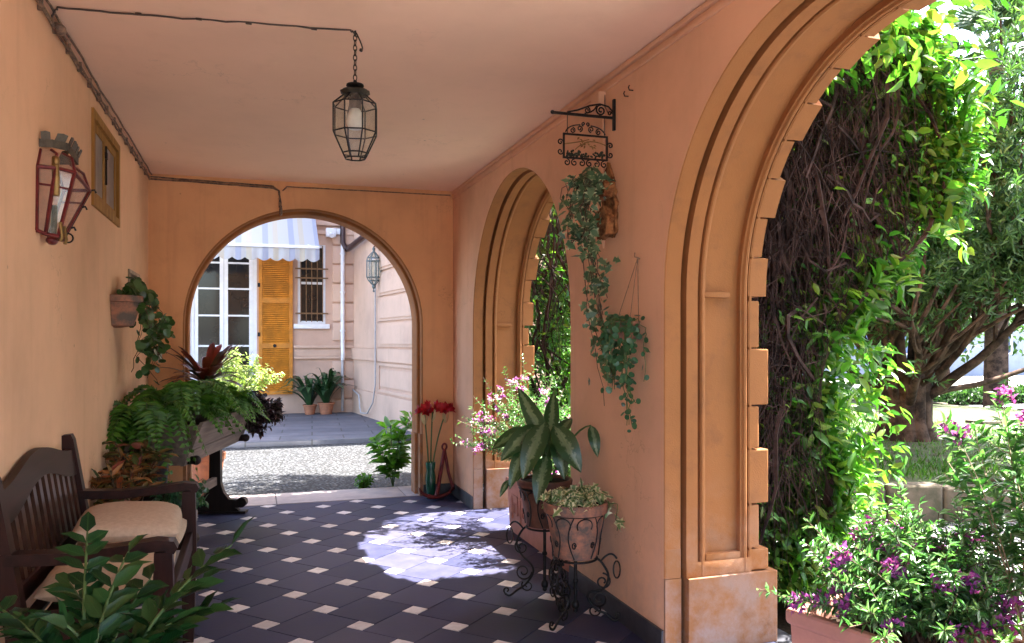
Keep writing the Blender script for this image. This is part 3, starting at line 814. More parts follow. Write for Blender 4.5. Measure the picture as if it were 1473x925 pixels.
# side wing: wall along slightly oblique line
A, B = Vector((2.03, 17.0)), Vector((2.62, 12.1))
dv = (B - A).normalized(); nv_ = Vector((-dv.y, dv.x))
if nv_.x > 0: nv_ = -nv_
LW = (B - A).length
fw = lambda a, z, d: (A.x + dv.x * a - nv_.x * d, A.y + dv.y * a - nv_.y * d, z)
mb = MB(); cellwall(mb, fw, 0, LW, -.1, 8.5, [])
C_, D_ = Vector((8.0, 13.0)), Vector((7.4, 17.9))
for p, q in ((B, C_), (C_, D_), (D_, A)): mb.add([(p.x, p.y, -.1), (q.x, q.y, -.1), (q.x, q.y, 8.5), (p.x, p.y, 8.5)], [(0, 1, 2, 3)])
mb.add([(p.x, p.y, 8.5) for p in (A, B, C_, D_)], [(0, 1, 2, 3)])
mb.build('wing', M['yardwall'], yh)
mb = MB()
barq(mb, fw, .02, LW, -.1, .52, -.03, .01); barq(mb, fw, .02, LW, 1.13, 1.36, -.045, .01)
barq(mb, fw, .12, 1.75, .53, 1.12, -.012, .01); barq(mb, fw, .12, 1.75, 1.37, 8.3, -.012, .01)
rect_frame(mb, fw, 2.05, LW - .05, .56, 1.10, .05, -.03, .01)
barq(mb, fw, 2.16, LW - .16, .67, .99, -.022, .01)
zq = 1.40
while zq < 8:
    barq(mb, fw, 2.05, LW, zq, zq + .43, -.035, .01); barq(mb, fw, 2.2, LW, zq + .05, zq + .38, -.055, .01); zq += .47
mb.build('wall_panel', M['yardtrim'], yh)
mb = MB()
pts = [(1.80, YF - .12, 8.4), (1.80, YF - .12, 3.55), (1.86, YF - .14, 3.42)]
mb.tube(pts, .055, 10)
p0 = Vector(fw(.15, 3.42, -.14)); p1 = Vector(fw(3.2, 3.66, -.14))
mb.tube([pts[-1], p0[:], p1[:], (p1.x - .0, p1.y - .05, 3.9)], .06, 10)
mb.build('gutter_pipe', M['brownpipe'], yh, smooth=60)
mb = MB(); mb.tube([(1.80, YF - .11, 3.55), (1.80, YF - .11, 1.36)], .042, 10); mb.tube([(1.80, YF - .11, 1.36), (1.80, YF - .16, 1.25), (1.80, YF - .11, 1.12)], .04, 10)
for zz in (1.7, 2.5, 3.3): mb.tube([(1.80, YF - .11, zz), (1.80, YF - .11, zz + .04)], .055, 10)
mb.build('downpipe', M['white'], yh, smooth=60)
mb = MB(); mb.tube([(1.80, YF - .1, 1.15), (1.80, YF - .1, .05)], .03, 8); mb.build('drain_pipe', M['greypipe'], yh, smooth=60)
settle(yh)
# cable on the wing
mb = MB()
q = [fw(2.0, z, -.07) for z in (3.0, 2.2, 1.4, 1.1, .7)] + [fw(1.9, .35, -.09), fw(1.6, .12, -.12), fw(1.2, .10, -.14), fw(.95, .2, -.1), fw(.8, .42, -.08), fw(.3, .5, -.08)]
mb.tube(q, .014, 6)
tag(mb.build('wall_cable', M['greypipe'], smooth=80), 'thin grey cable looping down the pink wing wall', 'cable')
mb = MB(); mb.box(1.46, 1.66, YF - .16, YF - .03, 3.66, 3.84, 0, .015); mb.tube([(1.56, YF - .16, 3.72), (1.56, YF - .30, 3.66)], .045, 10); mb.box(1.66, 1.84, YF - .1, YF - .03, 3.72, 3.84, 0, .01)
tag(mb.build('security_camera', M['white'], smooth=40), 'small white camera box on pink wall above the barred window', 'camera')

# awning
aw_ = empty('striped_awning', (0, 16.2, 3.3), 'pale blue and cream striped awning over the french doors', 'awning')
x0, x1, yfr, zf = -1.9, 1.22, 15.5, 3.28
mb = MB(); n = 40
vs = []; fs = []
for i in range(n + 1):
    xx = x0 + (x1 - x0) * i / n
    for j in range(7):
        t = j / 6
        vs.append((xx, YF - .06 + (yfr - YF + .06) * t, 4.32 + (zf - 4.32) * t - .04 * math.sin(PI * t)))
for i in range(n):
    for j in range(6): fs.append((i * 7 + j, i * 7 + j + 1, (i + 1) * 7 + j + 1, (i + 1) * 7 + j))
mb.add(vs, fs); mb.build('canopy', M['awning'], aw_, smooth=180)
mb = MB(); nn = 14; vs = []; fs = []; sub = 8
for i in range(nn * sub + 1):
    xx = x0 + (x1 - x0) * i / (nn * sub); ph = (i % sub) / sub
    dz = .20 + .055 * math.sin(PI * ph)
    yy = yfr - .012 + .012 * math.sin(i * .9)
    vs += [(xx, yfr - .004, zf - .03), (xx, yy, zf - .03 - dz * .5), (xx, yy + .006, zf - .03 - dz)]
for i in range(nn * sub):
    for j in range(2): fs.append((i * 3 + j, i * 3 + j + 1, (i + 1) * 3 + j + 1, (i + 1) * 3 + j))
mb.add(vs, fs); mb.build('valance', M['awning'], aw_, smooth=60)
mb = MB(); mb.box(x0, x1, yfr - .03, yfr + .03, zf - .035, zf + .022, 0, .01); mb.build('front_bar', M['white'], aw_, smooth=40)
for sx in (x0 + .15, x1 - .15):
    mb = MB(); mb.tube([(sx, YF - .05, 3.95), (sx - .5 if sx > 0 else sx + .5, 16.3, 3.6), (sx, yfr, zf)], .022, 8); mb.build('folding_arm', M['white'], aw_, smooth=60)
settle(aw_)

# ------------------------------------------------------------------ plants helpers
def pot_profile(r, h, lip=.14):
    return [(r * .62, 0), (r * .66, .004), (r * .92, h * (1 - lip)), (r * .93, h * (1 - lip)), (r, h * (1 - lip) + .006), (r * 1.02, h - .008), (r * .99, h), (r * .90, h - .003), (r * .87, h - .03), (r * .3, h - .028), (0, h - .026)]
def make_pot(root, c, r, h, mat, name='pot', lip=.16, wob=0.0):
    p = MB().lathe(pot_profile(r, h, lip), c, 32, wob=wob).build(name, mat, root, smooth=35)
    s = MB(); s.lathe([(0, h - .012), (r * .5, h - .016), (r * .88, h - .020)], c, 20)
    s.build('soil', M['soil'], root, smooth=180)
    return p
def strap(mb, p0, p1, p2, w, n=8, twist=0.0, mi=0, fold=.18, taper=.75, w0=.35):
    """a strap/broad leaf blade along a bezier, with uv"""
    pts = bez(p0, p1, p2, n + 1)
    vs = []; fs = []; uv = []
    for i, p in enumerate(pts):
        t = i / n
        tan = (pts[min(i + 1, n)] - pts[max(i - 1, 0)]).normalized()
        side = tan.cross(Vector((0, 0, 1)))
        if side.length < 1e-3: side = Vector((1, 0, 0))
        side.normalize()
        side = Matrix.Rotation(twist, 3, tan) @ side
        up = side.cross(tan)
        ww = w * .5 * (w0 + (1 - w0) * math.sin(PI * min(1, t / (2 * taper)) ) if t < taper else math.cos(PI / 2 * (t - taper) / (1 - taper)) ** .8)
        for k, sx in enumerate((-1, -.5, 0, .5, 1)):
            vs.append((p + side * ww * sx + up * fold * ww * (abs(sx))) [:]); uv.append((t, .5 + sx * .5))
    for i in range(n):
        for k in range(4): fs.append((i * 5 + k, i * 5 + k + 1, (i + 1) * 5 + k + 1, (i + 1) * 5 + k))
    mb.add(vs, fs, mi, uv)
def broad(mb, base, tip, sag, w, face, n=9, mi=0):
    """broad pointed leaf from base to tip; face = direction its upper side looks to"""
    base, tip, face = Vector(base), Vector(tip), Vector(face)
    ax = (tip - base); L = ax.length; ax.normalize()
    side = ax.cross(face).normalized(); up = side.cross(ax).normalized()
    vs = []; fs = []; uv = []
    for i in range(n + 1):
        t = i / n
        c = base + ax * L * t + up * sag * L * math.sin(PI * t) 
        ww = w * .5 * (math.sin(PI * t ** .8) ** .75) * (1 - .12 * t) if 0 < t < 1 else .001
        for sx in (-1, -.6, -.25, 0, .25, .6, 1):
            vs.append((c + side * ww * sx + up * (.20 * ww * abs(sx) + .05 * ww * math.sin(t * 13 + sx * 3)))[:]); uv.append((t, .5 + sx * .5))
    for i in range(n):
        for k in range(6): fs.append((i * 7 + k, i * 7 + k + 1, (i + 1) * 7 + k + 1, (i + 1) * 7 + k))
    mb.add(vs, fs, mi, uv)
def leaves_along(mb, pts, n, L, W, T=LEAF8, t0=.25, spread=.8, mi=0, up=.5, droop=0.0):
    pts = [Vector(p) for p in pts]; k = len(pts) - 1
    P = []; D = []; N = []
    for i in range(n):
        t = t0 + (1 - t0) * random.random(); f = t * k; a = min(int(f), k - 1)
        p = pts[a].lerp(pts[a + 1], f - a); tan = (pts[a + 1] - pts[a]).normalized()
        r = Vector(random.gauss(0, 1) for _ in range(3)); r -= tan * r.dot(tan); r.normalize()
        P.append(p[:]); D.append((tan * (1 - spread) + r * spread + Vector((0, 0, -droop)))[:]); N.append((Vector((random.gauss(0, .5), random.gauss(0, .5), up + random.random())))[:])
    scatter(mb, P, D, N, np.array([L * random.uniform(.65, 1.2) for _ in range(n)]), np.array([W * random.uniform(.7, 1.15) for _ in range(n)]), T, mi)
def fern(name, c, reach, n, label, group=None, zlift=.22, rootname='fern', drop=.36, dirs=None):
    root = empty(rootname, c, label, 'fern', group)
    c = Vector(c); mb = MB(); st = MB()
    for i in range(n):
        a = 2 * PI * i / n * 1.0 + random.uniform(-.3, .3) if dirs is None else random.choice(dirs) + random.gauss(0, .45)
        rr = reach * random.uniform(.6, 1.15); h = zlift * random.uniform(.6, 1.5)
        p0 = c; p1 = c + Vector((math.cos(a) * rr * .45, math.sin(a) * rr * .45, h * 1.9)); p2 = c + Vector((math.cos(a) * rr, math.sin(a) * rr, -drop * reach * random.uniform(.1, 1.2) + h * .4))
        pts = bez(p0, p1, p2, 15)
        st.tube(pts, [.003 * (1 - .7 * q / 14) for q in range(15)], 4)
        P = []; D = []; N = []; L = []
        K = 25
        for q in range(3, K):
            t = q / K; f = t * 14; j = min(int(f), 13); p = pts[j].lerp(pts[j + 1], f - j); tan = (pts[j + 1] - pts[j]).normalized()
            side = tan.cross(Vector((0, 0, 1))); side = side.normalized() if side.length > 1e-3 else Vector((1, 0, 0)); upv = side.cross(tan)
            w = .115 * (math.sin(PI * min(1, t * 1.02) ** .75) ** .7 + .05) * (reach / .5) ** .4
            for sg in (-1, 1):
                P.append(p[:]); D.append((side * sg + tan * .35 - upv * .15)[:]); N.append((upv + Vector((random.gauss(0, .15), random.gauss(0, .15), 0)))[:]); L.append(w * random.uniform(.85, 1.1))
        scatter(mb, P, D, N, np.array(L), .034, LEAF4)
    mb.build('frond', M['fern'], root, fixn=False); st.build('stem', M['stem'], root)
    settle(root); return root
# ------------------------------------------------------------------ pendant lantern
def polyframe(rings, n, c, ph=0.0):
    return [[Vector((c[0] + r * math.cos(2 * PI * j / n + ph), c[1] + r * math.sin(2 * PI * j / n + ph), c[2] + z)) for j in range(n)] for r, z in rings]
pc = (.466, 3.83, 0)
pl = empty('pendant_lantern', (pc[0], pc[1], 2.36), 'faceted clear glass lantern hanging on a chain from the ceiling', 'lantern')
rings = polyframe([(.052, 2.664), (.106, 2.617), (.106, 2.485), (.060, 2.389), (.048, 2.366)], 8, pc, .2)
fr = MB()
for i, rg in enumerate(rings):
    fr.tube(rg, .0036, 6, closed=True)
    if i:
        for j in range(8): fr.tube([rings[i - 1][j], rg[j]], .0036, 6)
fr.build('frame', M['iron'], pl, smooth=60)
gp = MB()
for i in range(1, 5):
    for j in range(8):
        k = (j + 1) % 8
        gp.add([rings[i - 1][j][:], rings[i - 1][k][:], rings[i][k][:], rings[i][j][:]], [(0, 1, 2, 3)])
gp.build('glass_panes', M['glass'], pl)
fl2 = polyframe([(.052, 2.664), (.074, 2.679), (.060, 2.687)], 8, pc, .2)
cr = MB()
for i in range(1, 3):
    for j in range(8):
        k = (j + 1) % 8; cr.add([fl2[i - 1][j][:], fl2[i - 1][k][:], fl2[i][k][:], fl2[i][j][:]], [(0, 1, 2, 3)])
cr.build('gallery', M['tin'], pl)
MB().lathe([(.062, 2.687), (.03, 2.690), (.022, 2.697), (.042, 2.708), (.04, 2.716), (.01, 2.722), (.008, 2.735), (0, 2.736)], pc, 20).build('cap', M['iron'], pl, smooth=40)
MB().lathe([(.018, 2.69), (.02, 2.66), (.028, 2.645), (.028, 2.60), (.0, 2.598)], pc, 14).build('socket', M['iron'], pl, smooth=40)
MB().lathe([(0, 2.500), (.030, 2.506), (.040, 2.53), (.040, 2.56), (.028, 2.59), (.018, 2.604)], pc, 18).build('bulb', M['bulb'], pl, smooth=80)
ch = MB(); z = 2.738; i = 0
while z < 2.955:
    a = PI / 2 * i + .3; ux = Vector((math.cos(a), math.sin(a), 0)); l = .030
    pts = []
    for q in range(12):
        t = 2 * PI * q / 12
        pts.append(Vector((pc[0], pc[1], z + l / 2 - .004)) + ux * .0085 * math.cos(t) + Vector((0, 0, 1)) * (l * .5) * math.sin(t))
    ch.tube(pts, .0026, 5, closed=True); z += l * .78; i += 1
ch.build('chain', M['rust'], pl, smooth=60)
mb = MB(); mb.tube([(pc[0], pc[1], ZC), (pc[0], pc[1], ZC - .02), (pc[0] + .008, pc[1], ZC - .03), (pc[0] + .012, pc[1], ZC - .022)], .004, 6)
mb.tube(bez((pc[0] + .005, pc[1], ZC - .008), (pc[0] + .045, pc[1] - .01, ZC - .09), (pc[0] + .03, pc[1], ZC - .085), 8), .0035, 6); mb.blob((pc[0] + .028, pc[1], ZC - .088), .010, 1)
mb.build('ceiling_hook', M['rust'], pl, smooth=60)
settle(pl)

# ------------------------------------------------------------------ wall lantern
wl = empty('wall_lantern', (XL, 4.05, 1.93), 'red framed wall lantern with tarnished crown on the ochre wall', 'lantern')
T = [Vector(p) for p in ((XL + .003, 3.81, 2.235), (XL + .065, 3.845, 2.24), (XL + .128, 3.90, 2.235), (XL + .118, 4.29, 2.225), (XL + .003, 4.31, 2.225))]
Bt = [Vector(p) for p in ((XL + .003, 3.80, 1.965), (XL + .03, 3.83, 1.955), (XL + .072, 3.862, 1.95), (XL + .062, 3.99, 1.95), (XL + .003, 4.0, 1.96))]
Dm = [Vector(p) for p in ((XL + .003, 3.87, 2.32), (XL + .04, 3.89, 2.325), (XL + .075, 3.93, 2.32), (XL + .07, 4.12, 2.31), (XL + .003, 4.13, 2.31))]
f_ = MB()
for i in range(5):
    f_.tube([Bt[i], T[i]], .0085, 6)
    mid = (T[i] + Dm[i]) / 2 + Vector((.012, 0, .022)) * (1 if 0 < i < 4 else 0)
    f_.tube([T[i], mid, Dm[i]], .007, 6)
    if i < 4:
        f_.tube([T[i], T[i + 1]], .0085, 6); f_.tube([Bt[i], Bt[i + 1]], .0085, 6)
        if i != 2: f_.tube([T[i].lerp(Bt[i], .27), T[i + 1].lerp(Bt[i + 1], .27)], .005, 6)
f_.build('frame', M['redpaint'], wl, smooth=60)
g_ = MB()
for i in range(4):
    g_.add([T[i][:], T[i + 1][:], Bt[i + 1][:], Bt[i][:]], [(0, 1, 2, 3)])
g_.build('glass_panes', M['glass_pink'], wl)
d_ = MB()
for i in range(4):
    m0 = (T[i] + Dm[i]) / 2 + Vector((.012, 0, .022)) * (1 if 0 < i < 4 else 0); m1 = (T[i + 1] + Dm[i + 1]) / 2 + Vector((.012, 0, .022)) * (1 if 0 < i + 1 < 4 else 0)
    d_.add([T[i][:], T[i + 1][:], m1[:], m0[:], Dm[i + 1][:], Dm[i][:]], [(0, 1, 2, 3), (3, 2, 4, 5)])
d_.build('domed_top', M['glass_pink'], wl, smooth=60)
c_ = MB()
path = [Vector((XL + .003, 3.845, 2.325)), Vector((XL + .05, 3.865, 2.33)), Vector((XL + .098, 3.91, 2.33)), Vector((XL + .10, 4.02, 2.325)), Vector((XL + .095, 4.16, 2.32)), Vector((XL + .003, 4.18, 2.32))]
for i in range(len(path) - 1):
    a, b = path[i], path[i + 1]; c_.add([a[:], b[:], (b + Vector((0, 0, .034)))[:], (a + Vector((0, 0, .034)))[:]], [(0, 1, 2, 3)])
    n = max(1, round((b - a).length / .045))
    for q in range(n):
        p, s = a.lerp(b, (q + .15) / n), a.lerp(b, (q + .85) / n); o = Vector((.012, 0, .03)) if i > 0 else Vector((0, -.01, .03))
        u_ = Vector((0, 0, .033)); c_.add([(p + u_)[:], (s + u_)[:], (s + u_ + o)[:], ((p + s) / 2 + u_ + o * 1.15)[:], (p + u_ + o)[:]], [(0, 1, 2, 3, 4)])
cw = c_.build('crown', M['tin'], wl)
md = cw.modifiers.new('thick', 'SOLIDIFY'); md.thickness = .004
o_ = MB()
o_.box(XL + .050, XL + .078, 3.838, 3.868, 2.12, 2.29, 0, .008); o_.blob((XL + .068, 3.84, 2.27), .014, 2, (1, 1, 1.6))
o_.build('mask_ornament', M['brass'], wl, smooth=60)
for i in (2, 3):
    o_ = MB(); o_.tube([Bt[i] + Vector((.008, -.004, .06)), Bt[i] + Vector((.016, -.004, .0)), Bt[i] + Vector((.010, -.004, -.02))], .007, 6); o_.build('clasp', M['brass'], wl, smooth=60)
MB().blob((XL + .04, 3.90, 1.935), .024, 2, (1, 1.6, .8)).build('finial', M['redpaint'], wl, smooth=60)
o_ = MB()
o_.tube([T[3] + Vector((.006, .004, .0)), Bt[3] + Vector((.006, .004, 0))], .004, 5)
for t in (.0, .36, .78): 
    p = T[3].lerp(Bt[3], t); o_.tube([p + Vector((.0, 0, 0)), p + Vector((.02, .01, .006)), p + Vector((.026, .012, -.008))], .005, 5)
o_.tube([Bt[3] + Vector((.008, 0, .03))] + [Bt[3] + Vector((.02 + .02 * math.cos(a), .01, .01 + .02 * math.sin(a))) for a in np.linspace(1.5, -3.6, 12)], .004, 5)
o_.build('scroll_rod', M['iron'], wl, smooth=60)
MB().tube([(XL + .03, 3.97, 1.97), (XL + .035, 3.98, 2.10)], .013, 10).build('candle_tube', M['tin'], wl, smooth=60)
settle(wl)

# ------------------------------------------------------------------ bench
bn = empty('garden_bench', (-.55, 3.7, 0), 'dark mahogany slatted bench with beige cushions against the wall', 'bench')
BY0, BY1 = 3.10, 4.31
def back_x(z): return -.755 - .085 * max(0, (z - .5)) / .55
for y in (BY0, BY1):
    mb = MB(); mb.prism([(-.79, 0), (-.73, 0), (-.72, .5), (back_x(1.05) + .03, 1.03), (back_x(1.05) + .018, 1.055), (back_x(1.05) - .02, 1.05), (back_x(1.0) - .032, 1.02), (-.785, .5)], (0, y - .03, 0), (1, 0, 0), (0, 0, 1), (0, 1, 0), .06)
    mb.build('back_post', M['darkwood_v'], bn)
mb = MB(); n = 30; top = []; bot = []
for i in range(n + 1):
    t = i / n; y = BY0 + .03 + (BY1 - BY0 - .06) * t
    s = math.sin(PI * t) ** 2
    top.append((y, .985 + .075 * s)); bot.append((y, .865 + .085 * s))
ol = top + bot[::-1]
vs = []
for (y, z) in ol: vs.append((back_x(z) - .012, y, z))
for (y, z) in ol: vs.append((back_x(z) + .016, y, z))
K = len(ol); fs = []
for i in range(n):
    fs.append((i, i + 1, K - 2 - i, K - 1 - i)); fs.append((K + i, K + i + 1, 2 * K - 2 - i, 2 * K - 1 - i))
for i in range(K): fs.append((i, (i + 1) % K, K + (i + 1) % K, K + i))
mb.add(vs, fs); mb.build('top_rail', M['darkwood'], bn, smooth=40)
mb = MB(); mb.box(back_x(.62) - .016, back_x(.62) + .016, BY0 + .03, BY1 - .03, .58, .65, 0, .005); mb.build('lower_rail', M['darkwood'], bn)
mb = MB(); ns = 12
for i in range(ns):
    t = (i + .5) / ns; y = BY0 + .03 + (BY1 - BY0 - .06) * t; zt = .87 + .085 * math.sin(PI * t) ** 2
    mb.prism([(back_x(.64) - .006, .64), (back_x(.64) + .010, .64), (back_x(zt) + .010, zt), (back_x(zt) - .006, zt)], (0, y - .021, 0), (1, 0, 0), (0, 0, 1), (0, 1, 0), .042)
mb.build('back_slats', M['slatwood'], bn)
for y in (BY0, BY1):
    mb = MB()
    mb.prism([(-.79, .745), (-.60, .735), (-.42, .748), (-.30, .760), (-.262, .745), (-.250, .765), (-.262, .790), (-.32, .798), (-.45, .785), (-.60, .775), (-.80, .785)], (0, y - .035, 0), (1, 0, 0), (0, 0, 1), (0, 1, 0), .07)
    mb.build('armrest', M['darkwood'], bn, smooth=20)
    mb = MB(); mb.prism([(-.325, 0), (-.275, 0), (-.262, .5), (-.268, .752), (-.328, .752), (-.335, .5)], (0, y - .028, 0), (1, 0, 0), (0, 0, 1), (0, 1, 0), .056)
    mb.build('front_leg', M['darkwood_v'], bn)
mb = MB(); mb.box(-.31, -.28, BY0 + .029, BY1 - .029, .46, .55, 0, .004)
for y in (BY0, BY1): mb.box(-.74, -.33, y - .015, y + .015, .46, .55, 0, .004)
for i in range(7): mb.box(-.74 + i * .062, -.695 + i * .062, BY0 + .03, BY1 - .03, .551, .568, 0, .003)
mb.build('seat', M['darkwood'], bn)
settle(bn)
def cushion(name, c, sx, sy, sz, rz, tilt, label, cat):
    bm = bmesh.new(); bmesh.ops.create_grid(bm, x_segments=22, y_segments=28, size=1)
    mb = MB(); vs = []; fs = []; nx, ny = 22, 28
    for side in (1, -1):
        for i in range(nx + 1):
            for j in range(ny + 1):
                u, v = i / nx * 2 - 1, j / ny * 2 - 1
                h = ((1 - abs(u) ** 3.0) * (1 - abs(v) ** 3.0)) ** .55
                pin = 1 - .05 * (abs(u) * abs(v)) ** 2
                wr = .05 * math.sin(9 * u + 5 * v) * (abs(v) ** 3) + .05 * math.sin(11 * v - 3 * u + 1) * abs(u) ** 3
                vs.append((u * sx / 2 * (1 - .06 * (1 - h)) * pin, v * sy / 2 * (1 - .03 * (1 - h)) * pin, side * sz / 2 * (h * (1 + wr) + .02)))
    m = (nx + 1) * (ny + 1)
    for s in range(2):
        for i in range(nx):
            for j in range(ny):
                a = s * m + i * (ny + 1) + j; fs.append((a, a + 1, a + ny + 2, a + ny + 1))
    bd = [(i, 0) for i in range(nx)] + [(nx, j) for j in range(ny)] + [(i, ny) for i in range(nx, 0, -1)] + [(0, j) for j in range(ny, 0, -1)]
    for q in range(len(bd)):
        a, b = bd[q], bd[(q + 1) % len(bd)]; ia, ib = a[0] * (ny + 1) + a[1], b[0] * (ny + 1) + b[1]
        fs.append((ia, ib, m + ib, m + ia))
    bm.free()
    mb.add(vs, fs); o = mb.build(name, M['cushion'], smooth=180)
    o.location = c; o.rotation_euler = (tilt[0], tilt[1], rz)
    tag(o, label, cat)
cushion('seat_cushion', (-.51, 3.40, .615), .46, .58, .11, 0, (0, 0), 'flat beige seat pad on the near end of the dark bench', 'cushion')
cushion('seat_cushion', (-.51, 3.99, .615), .46, .58, .11, 0, (0, 0), 'flat beige seat pad lying beneath the plump pillow', 'cushion')
cushion('pillow', (-.50, 3.83, .715), .44, .70, .125, R(4), (R(-2), R(3)), 'plump beige pillow lying on the far end of the bench', 'cushion')

# ------------------------------------------------------------------ zz plant in front
zz = empty('potted_plant', (-.42, 2.42, 0), 'glossy dark green leafy plant in the foreground beside the bench', 'plant')
make_pot(zz, (-.42, 2.42, 0), .19, .36, M['terra'])
base = Vector((-.42, 2.42, .34)); st = MB(); lf = MB()
tips = [(-.499, 2.85, .945), (-.54, 2.80, .80), (-.373, 2.80, .885), (-.06, 2.66, .915), (-.10, 2.57, .755), (-.22, 2.50, .74), (-.72, 2.68, .79), (-.62, 2.60, .74), (-.53, 2.53, .78), (-.31, 2.80, .79), (-.41, 2.69, .75), (-.15, 2.70, .80), (-.66, 2.42, .62), (-.28, 2.36, .62), (-.48, 2.40, .64), (-.70, 2.52, .66), (-.17, 2.46, .62), (-.26, 2.62, .64), (-.34, 2.48, .60)]
P = []; D = []; N = []; L = []; Wd = []
for ti, tp in enumerate(tips):
    tp = Vector(tp) - Vector((0, 0, .055)); b = base + Vector((random.uniform(-.07, .07), random.uniform(-.07, .07), 0))
    md_ = (b + tp) / 2 + Vector((-(tp.x - b.x) * .25, -(tp.y - b.y) * .25, .13)); pts = bez(b, md_, tp, 14)
    st.tube(pts, [.008 - .005 * q / 13 for q in range(14)], 6)
    for q in range(9):
        t = .36 + .64 * q / 8; f = t * 13; j = min(int(f), 12); p = pts[j].lerp(pts[j + 1], f - j); tan = (pts[j + 1] - pts[j]).normalized()
        side = tan.cross(Vector((0, 0, 1))); side = side.normalized() if side.length > .05 else Vector((1, 0, 0)); upv = side.cross(tan).normalized()
        if abs(tan.z) > .75: side = (Matrix.Rotation(q * .2 + ti, 3, 'Z') @ Vector((1, 0, 0))); upv = Vector((0, 0, 1)) + tan * .2
        for sg in ((-1, 1) if q < 8 else (0,)):
            P.append(p[:]); D.append((side * sg * .85 + tan * .62 + Vector((random.gauss(0, .15), random.gauss(0, .15), .12 + random.gauss(0, .12))))[:]); N.append((upv + Vector((random.gauss(0, .3), random.gauss(0, .3), 0)))[:])
            L.append(random.uniform(.07, .118)); Wd.append(random.uniform(.032, .050))
scatter(lf, P, D, N, np.array(L), np.array(Wd))
st.build('stem', M['stem'], zz, smooth=60); lf.build('foliage', M['zz'], zz, smooth=180, fixn=False)
settle(zz)

# ------------------------------------------------------------------ wooden trough on trestles
CX_, CY_, CA = -.46, 6.80, -R(14.2)
cm = Matrix.Translation((CX_, CY_, 0)) @ Matrix.Rotation(CA, 4, 'Z')
cl = empty('wooden_trough', (CX_, CY_, 0), 'weathered flared wooden trough on dark scroll footed trestles', 'planter', rz=CA)
def lbuild(mb, name, mat, **k):
    return mb.build(name, mat, cl, **k)
hb, ht, zb, zt, LT = .17, .30, .62, .93, .74
for sg in (-1, 1):
    for (z0, z1, nm) in ((zb + .004, zb + .105, 'lower_board'), (zb + .115, zt, 'upper_board')):
        x0 = hb + (ht - hb) * (z0 - zb) / (zt - zb); x1 = hb + (ht - hb) * (z1 - zb) / (zt - zb)
        d = .0 if nm == 'lower_board' else .006
        mb = MB(); mb.prism([(sg * (x0 - .0 + d), z0), (sg * (x0 + .024 + d), z0), (sg * (x1 + .024 + d), z1), (sg * (x1 + d), z1)], (0, -LT, 0), (1, 0, 0), (0, 0, 1), (0, 1, 0), 2 * LT)
        lbuild(mb, nm, M['greywood'])
for y in (-LT + .02, LT - .045):
    mb = MB(); mb.prism([(-hb, zb + .006), (hb, zb + .006), (ht - .012, zt - .02), (-ht + .012, zt - .02)], (0, y, 0), (1, 0, 0), (0, 0, 1), (0, 1, 0), .024); lbuild(mb, 'end_board', M['greywood'])
mb = MB(); mb.box(-hb, hb, -LT + .05, LT - .05, zb + .002, zb + .022); lbuild(mb, 'bottom_board', M['greywood'])
mb = MB(); mb.box(-ht + .04, ht - .04, -LT + .05, LT - .05, zt - .07, zt - .045); lbuild(mb, 'soil', M['soil'])
for y in (-.66, .66):
    mb = MB()
    foot = [(-.20, .0), (.20, .0), (.20, .03), (.17, .05), (.22, .052), (.255, .085), (.25, .12), (.215, .135), (.18, .115), (.12, .125), (.075, .18), (.05, .26), (.045, .616), (-.045, .616), (-.05, .26), (-.075, .18), (-.12, .125), (-.18, .115), (-.215, .135), (-.25, .12), (-.255, .085), (-.22, .052), (-.17, .05), (-.20, .03)]
    mb.prism(foot, (0, y - .03, 0), (1, 0, 0), (0, 0, 1), (0, 1, 0), .06)
    for sg in (-1, 1): mb.tube([(sg * .225, y - .036, .095), (sg * .225, y + .036, .095)], .044, 14)
    mb.box(-.265, .265, y - .05, y + .05, .0, .022, 0, .004)
    lbuild(mb, 'trestle_leg', M['blackwood'])
    mb = MB(); mb.tube([(-hb - .1, y, .655), (hb + .075, y, .655)], .03, 12); mb.blob((hb + .085, y, .655), .036, 2); lbuild(mb, 'peg', M['blackwood'], smooth=60)
mb = MB(); mb.box(-.022, .022, -.628, .628, .25, .32, 0, .004); lbuild(mb, 'stretcher', M['greywood'])
for ch_ in cl.children: pass
GT = 'plants growing in the wooden trough'
def cw_(x, y, z): v = cm @ Vector((x, y, z)); return (v.x, v.y, v.z)
fern('fern', cw_(.05, -.52, .90), .52, 19, 'bright green fern spilling from the near end of the trough', GT, .22, dirs=[-.3, -1.2, .4, -2.0, -2.9, 3.3])
fern('fern', cw_(.10, -.02, .90), .46, 16, 'green fern drooping over the middle of the trough side', GT, .20, dirs=[0, -.8, .5, -1.6, 2.4])
fern('fern', cw_(.18, .30, .86), .34, 11, 'yellowish fern arching over the far end of the trough', GT, .18, dirs=[0, -.6, -1.2, .3])
fern('fern', (-.66, 5.85, .78), .46, 20, 'large dark fern hanging low beside the wall near the bench', None, .25, dirs=[-.4, -1.3, -2.2, .5, 3.0], drop=.75)
ro = empty('plant_stand', (-.66, 5.85, 0), 'dark tall pot under the large fern by the wall', 'pot')
MB().lathe([(.13, 0), (.14, .02), (.10, .3), (.13, .7), (.155, .74), (.15, .76), (.12, .75), (.0, .74)], (-.66, 5.85, 0), 20).build('body', M['blackwood'], ro, smooth=40); settle(ro)
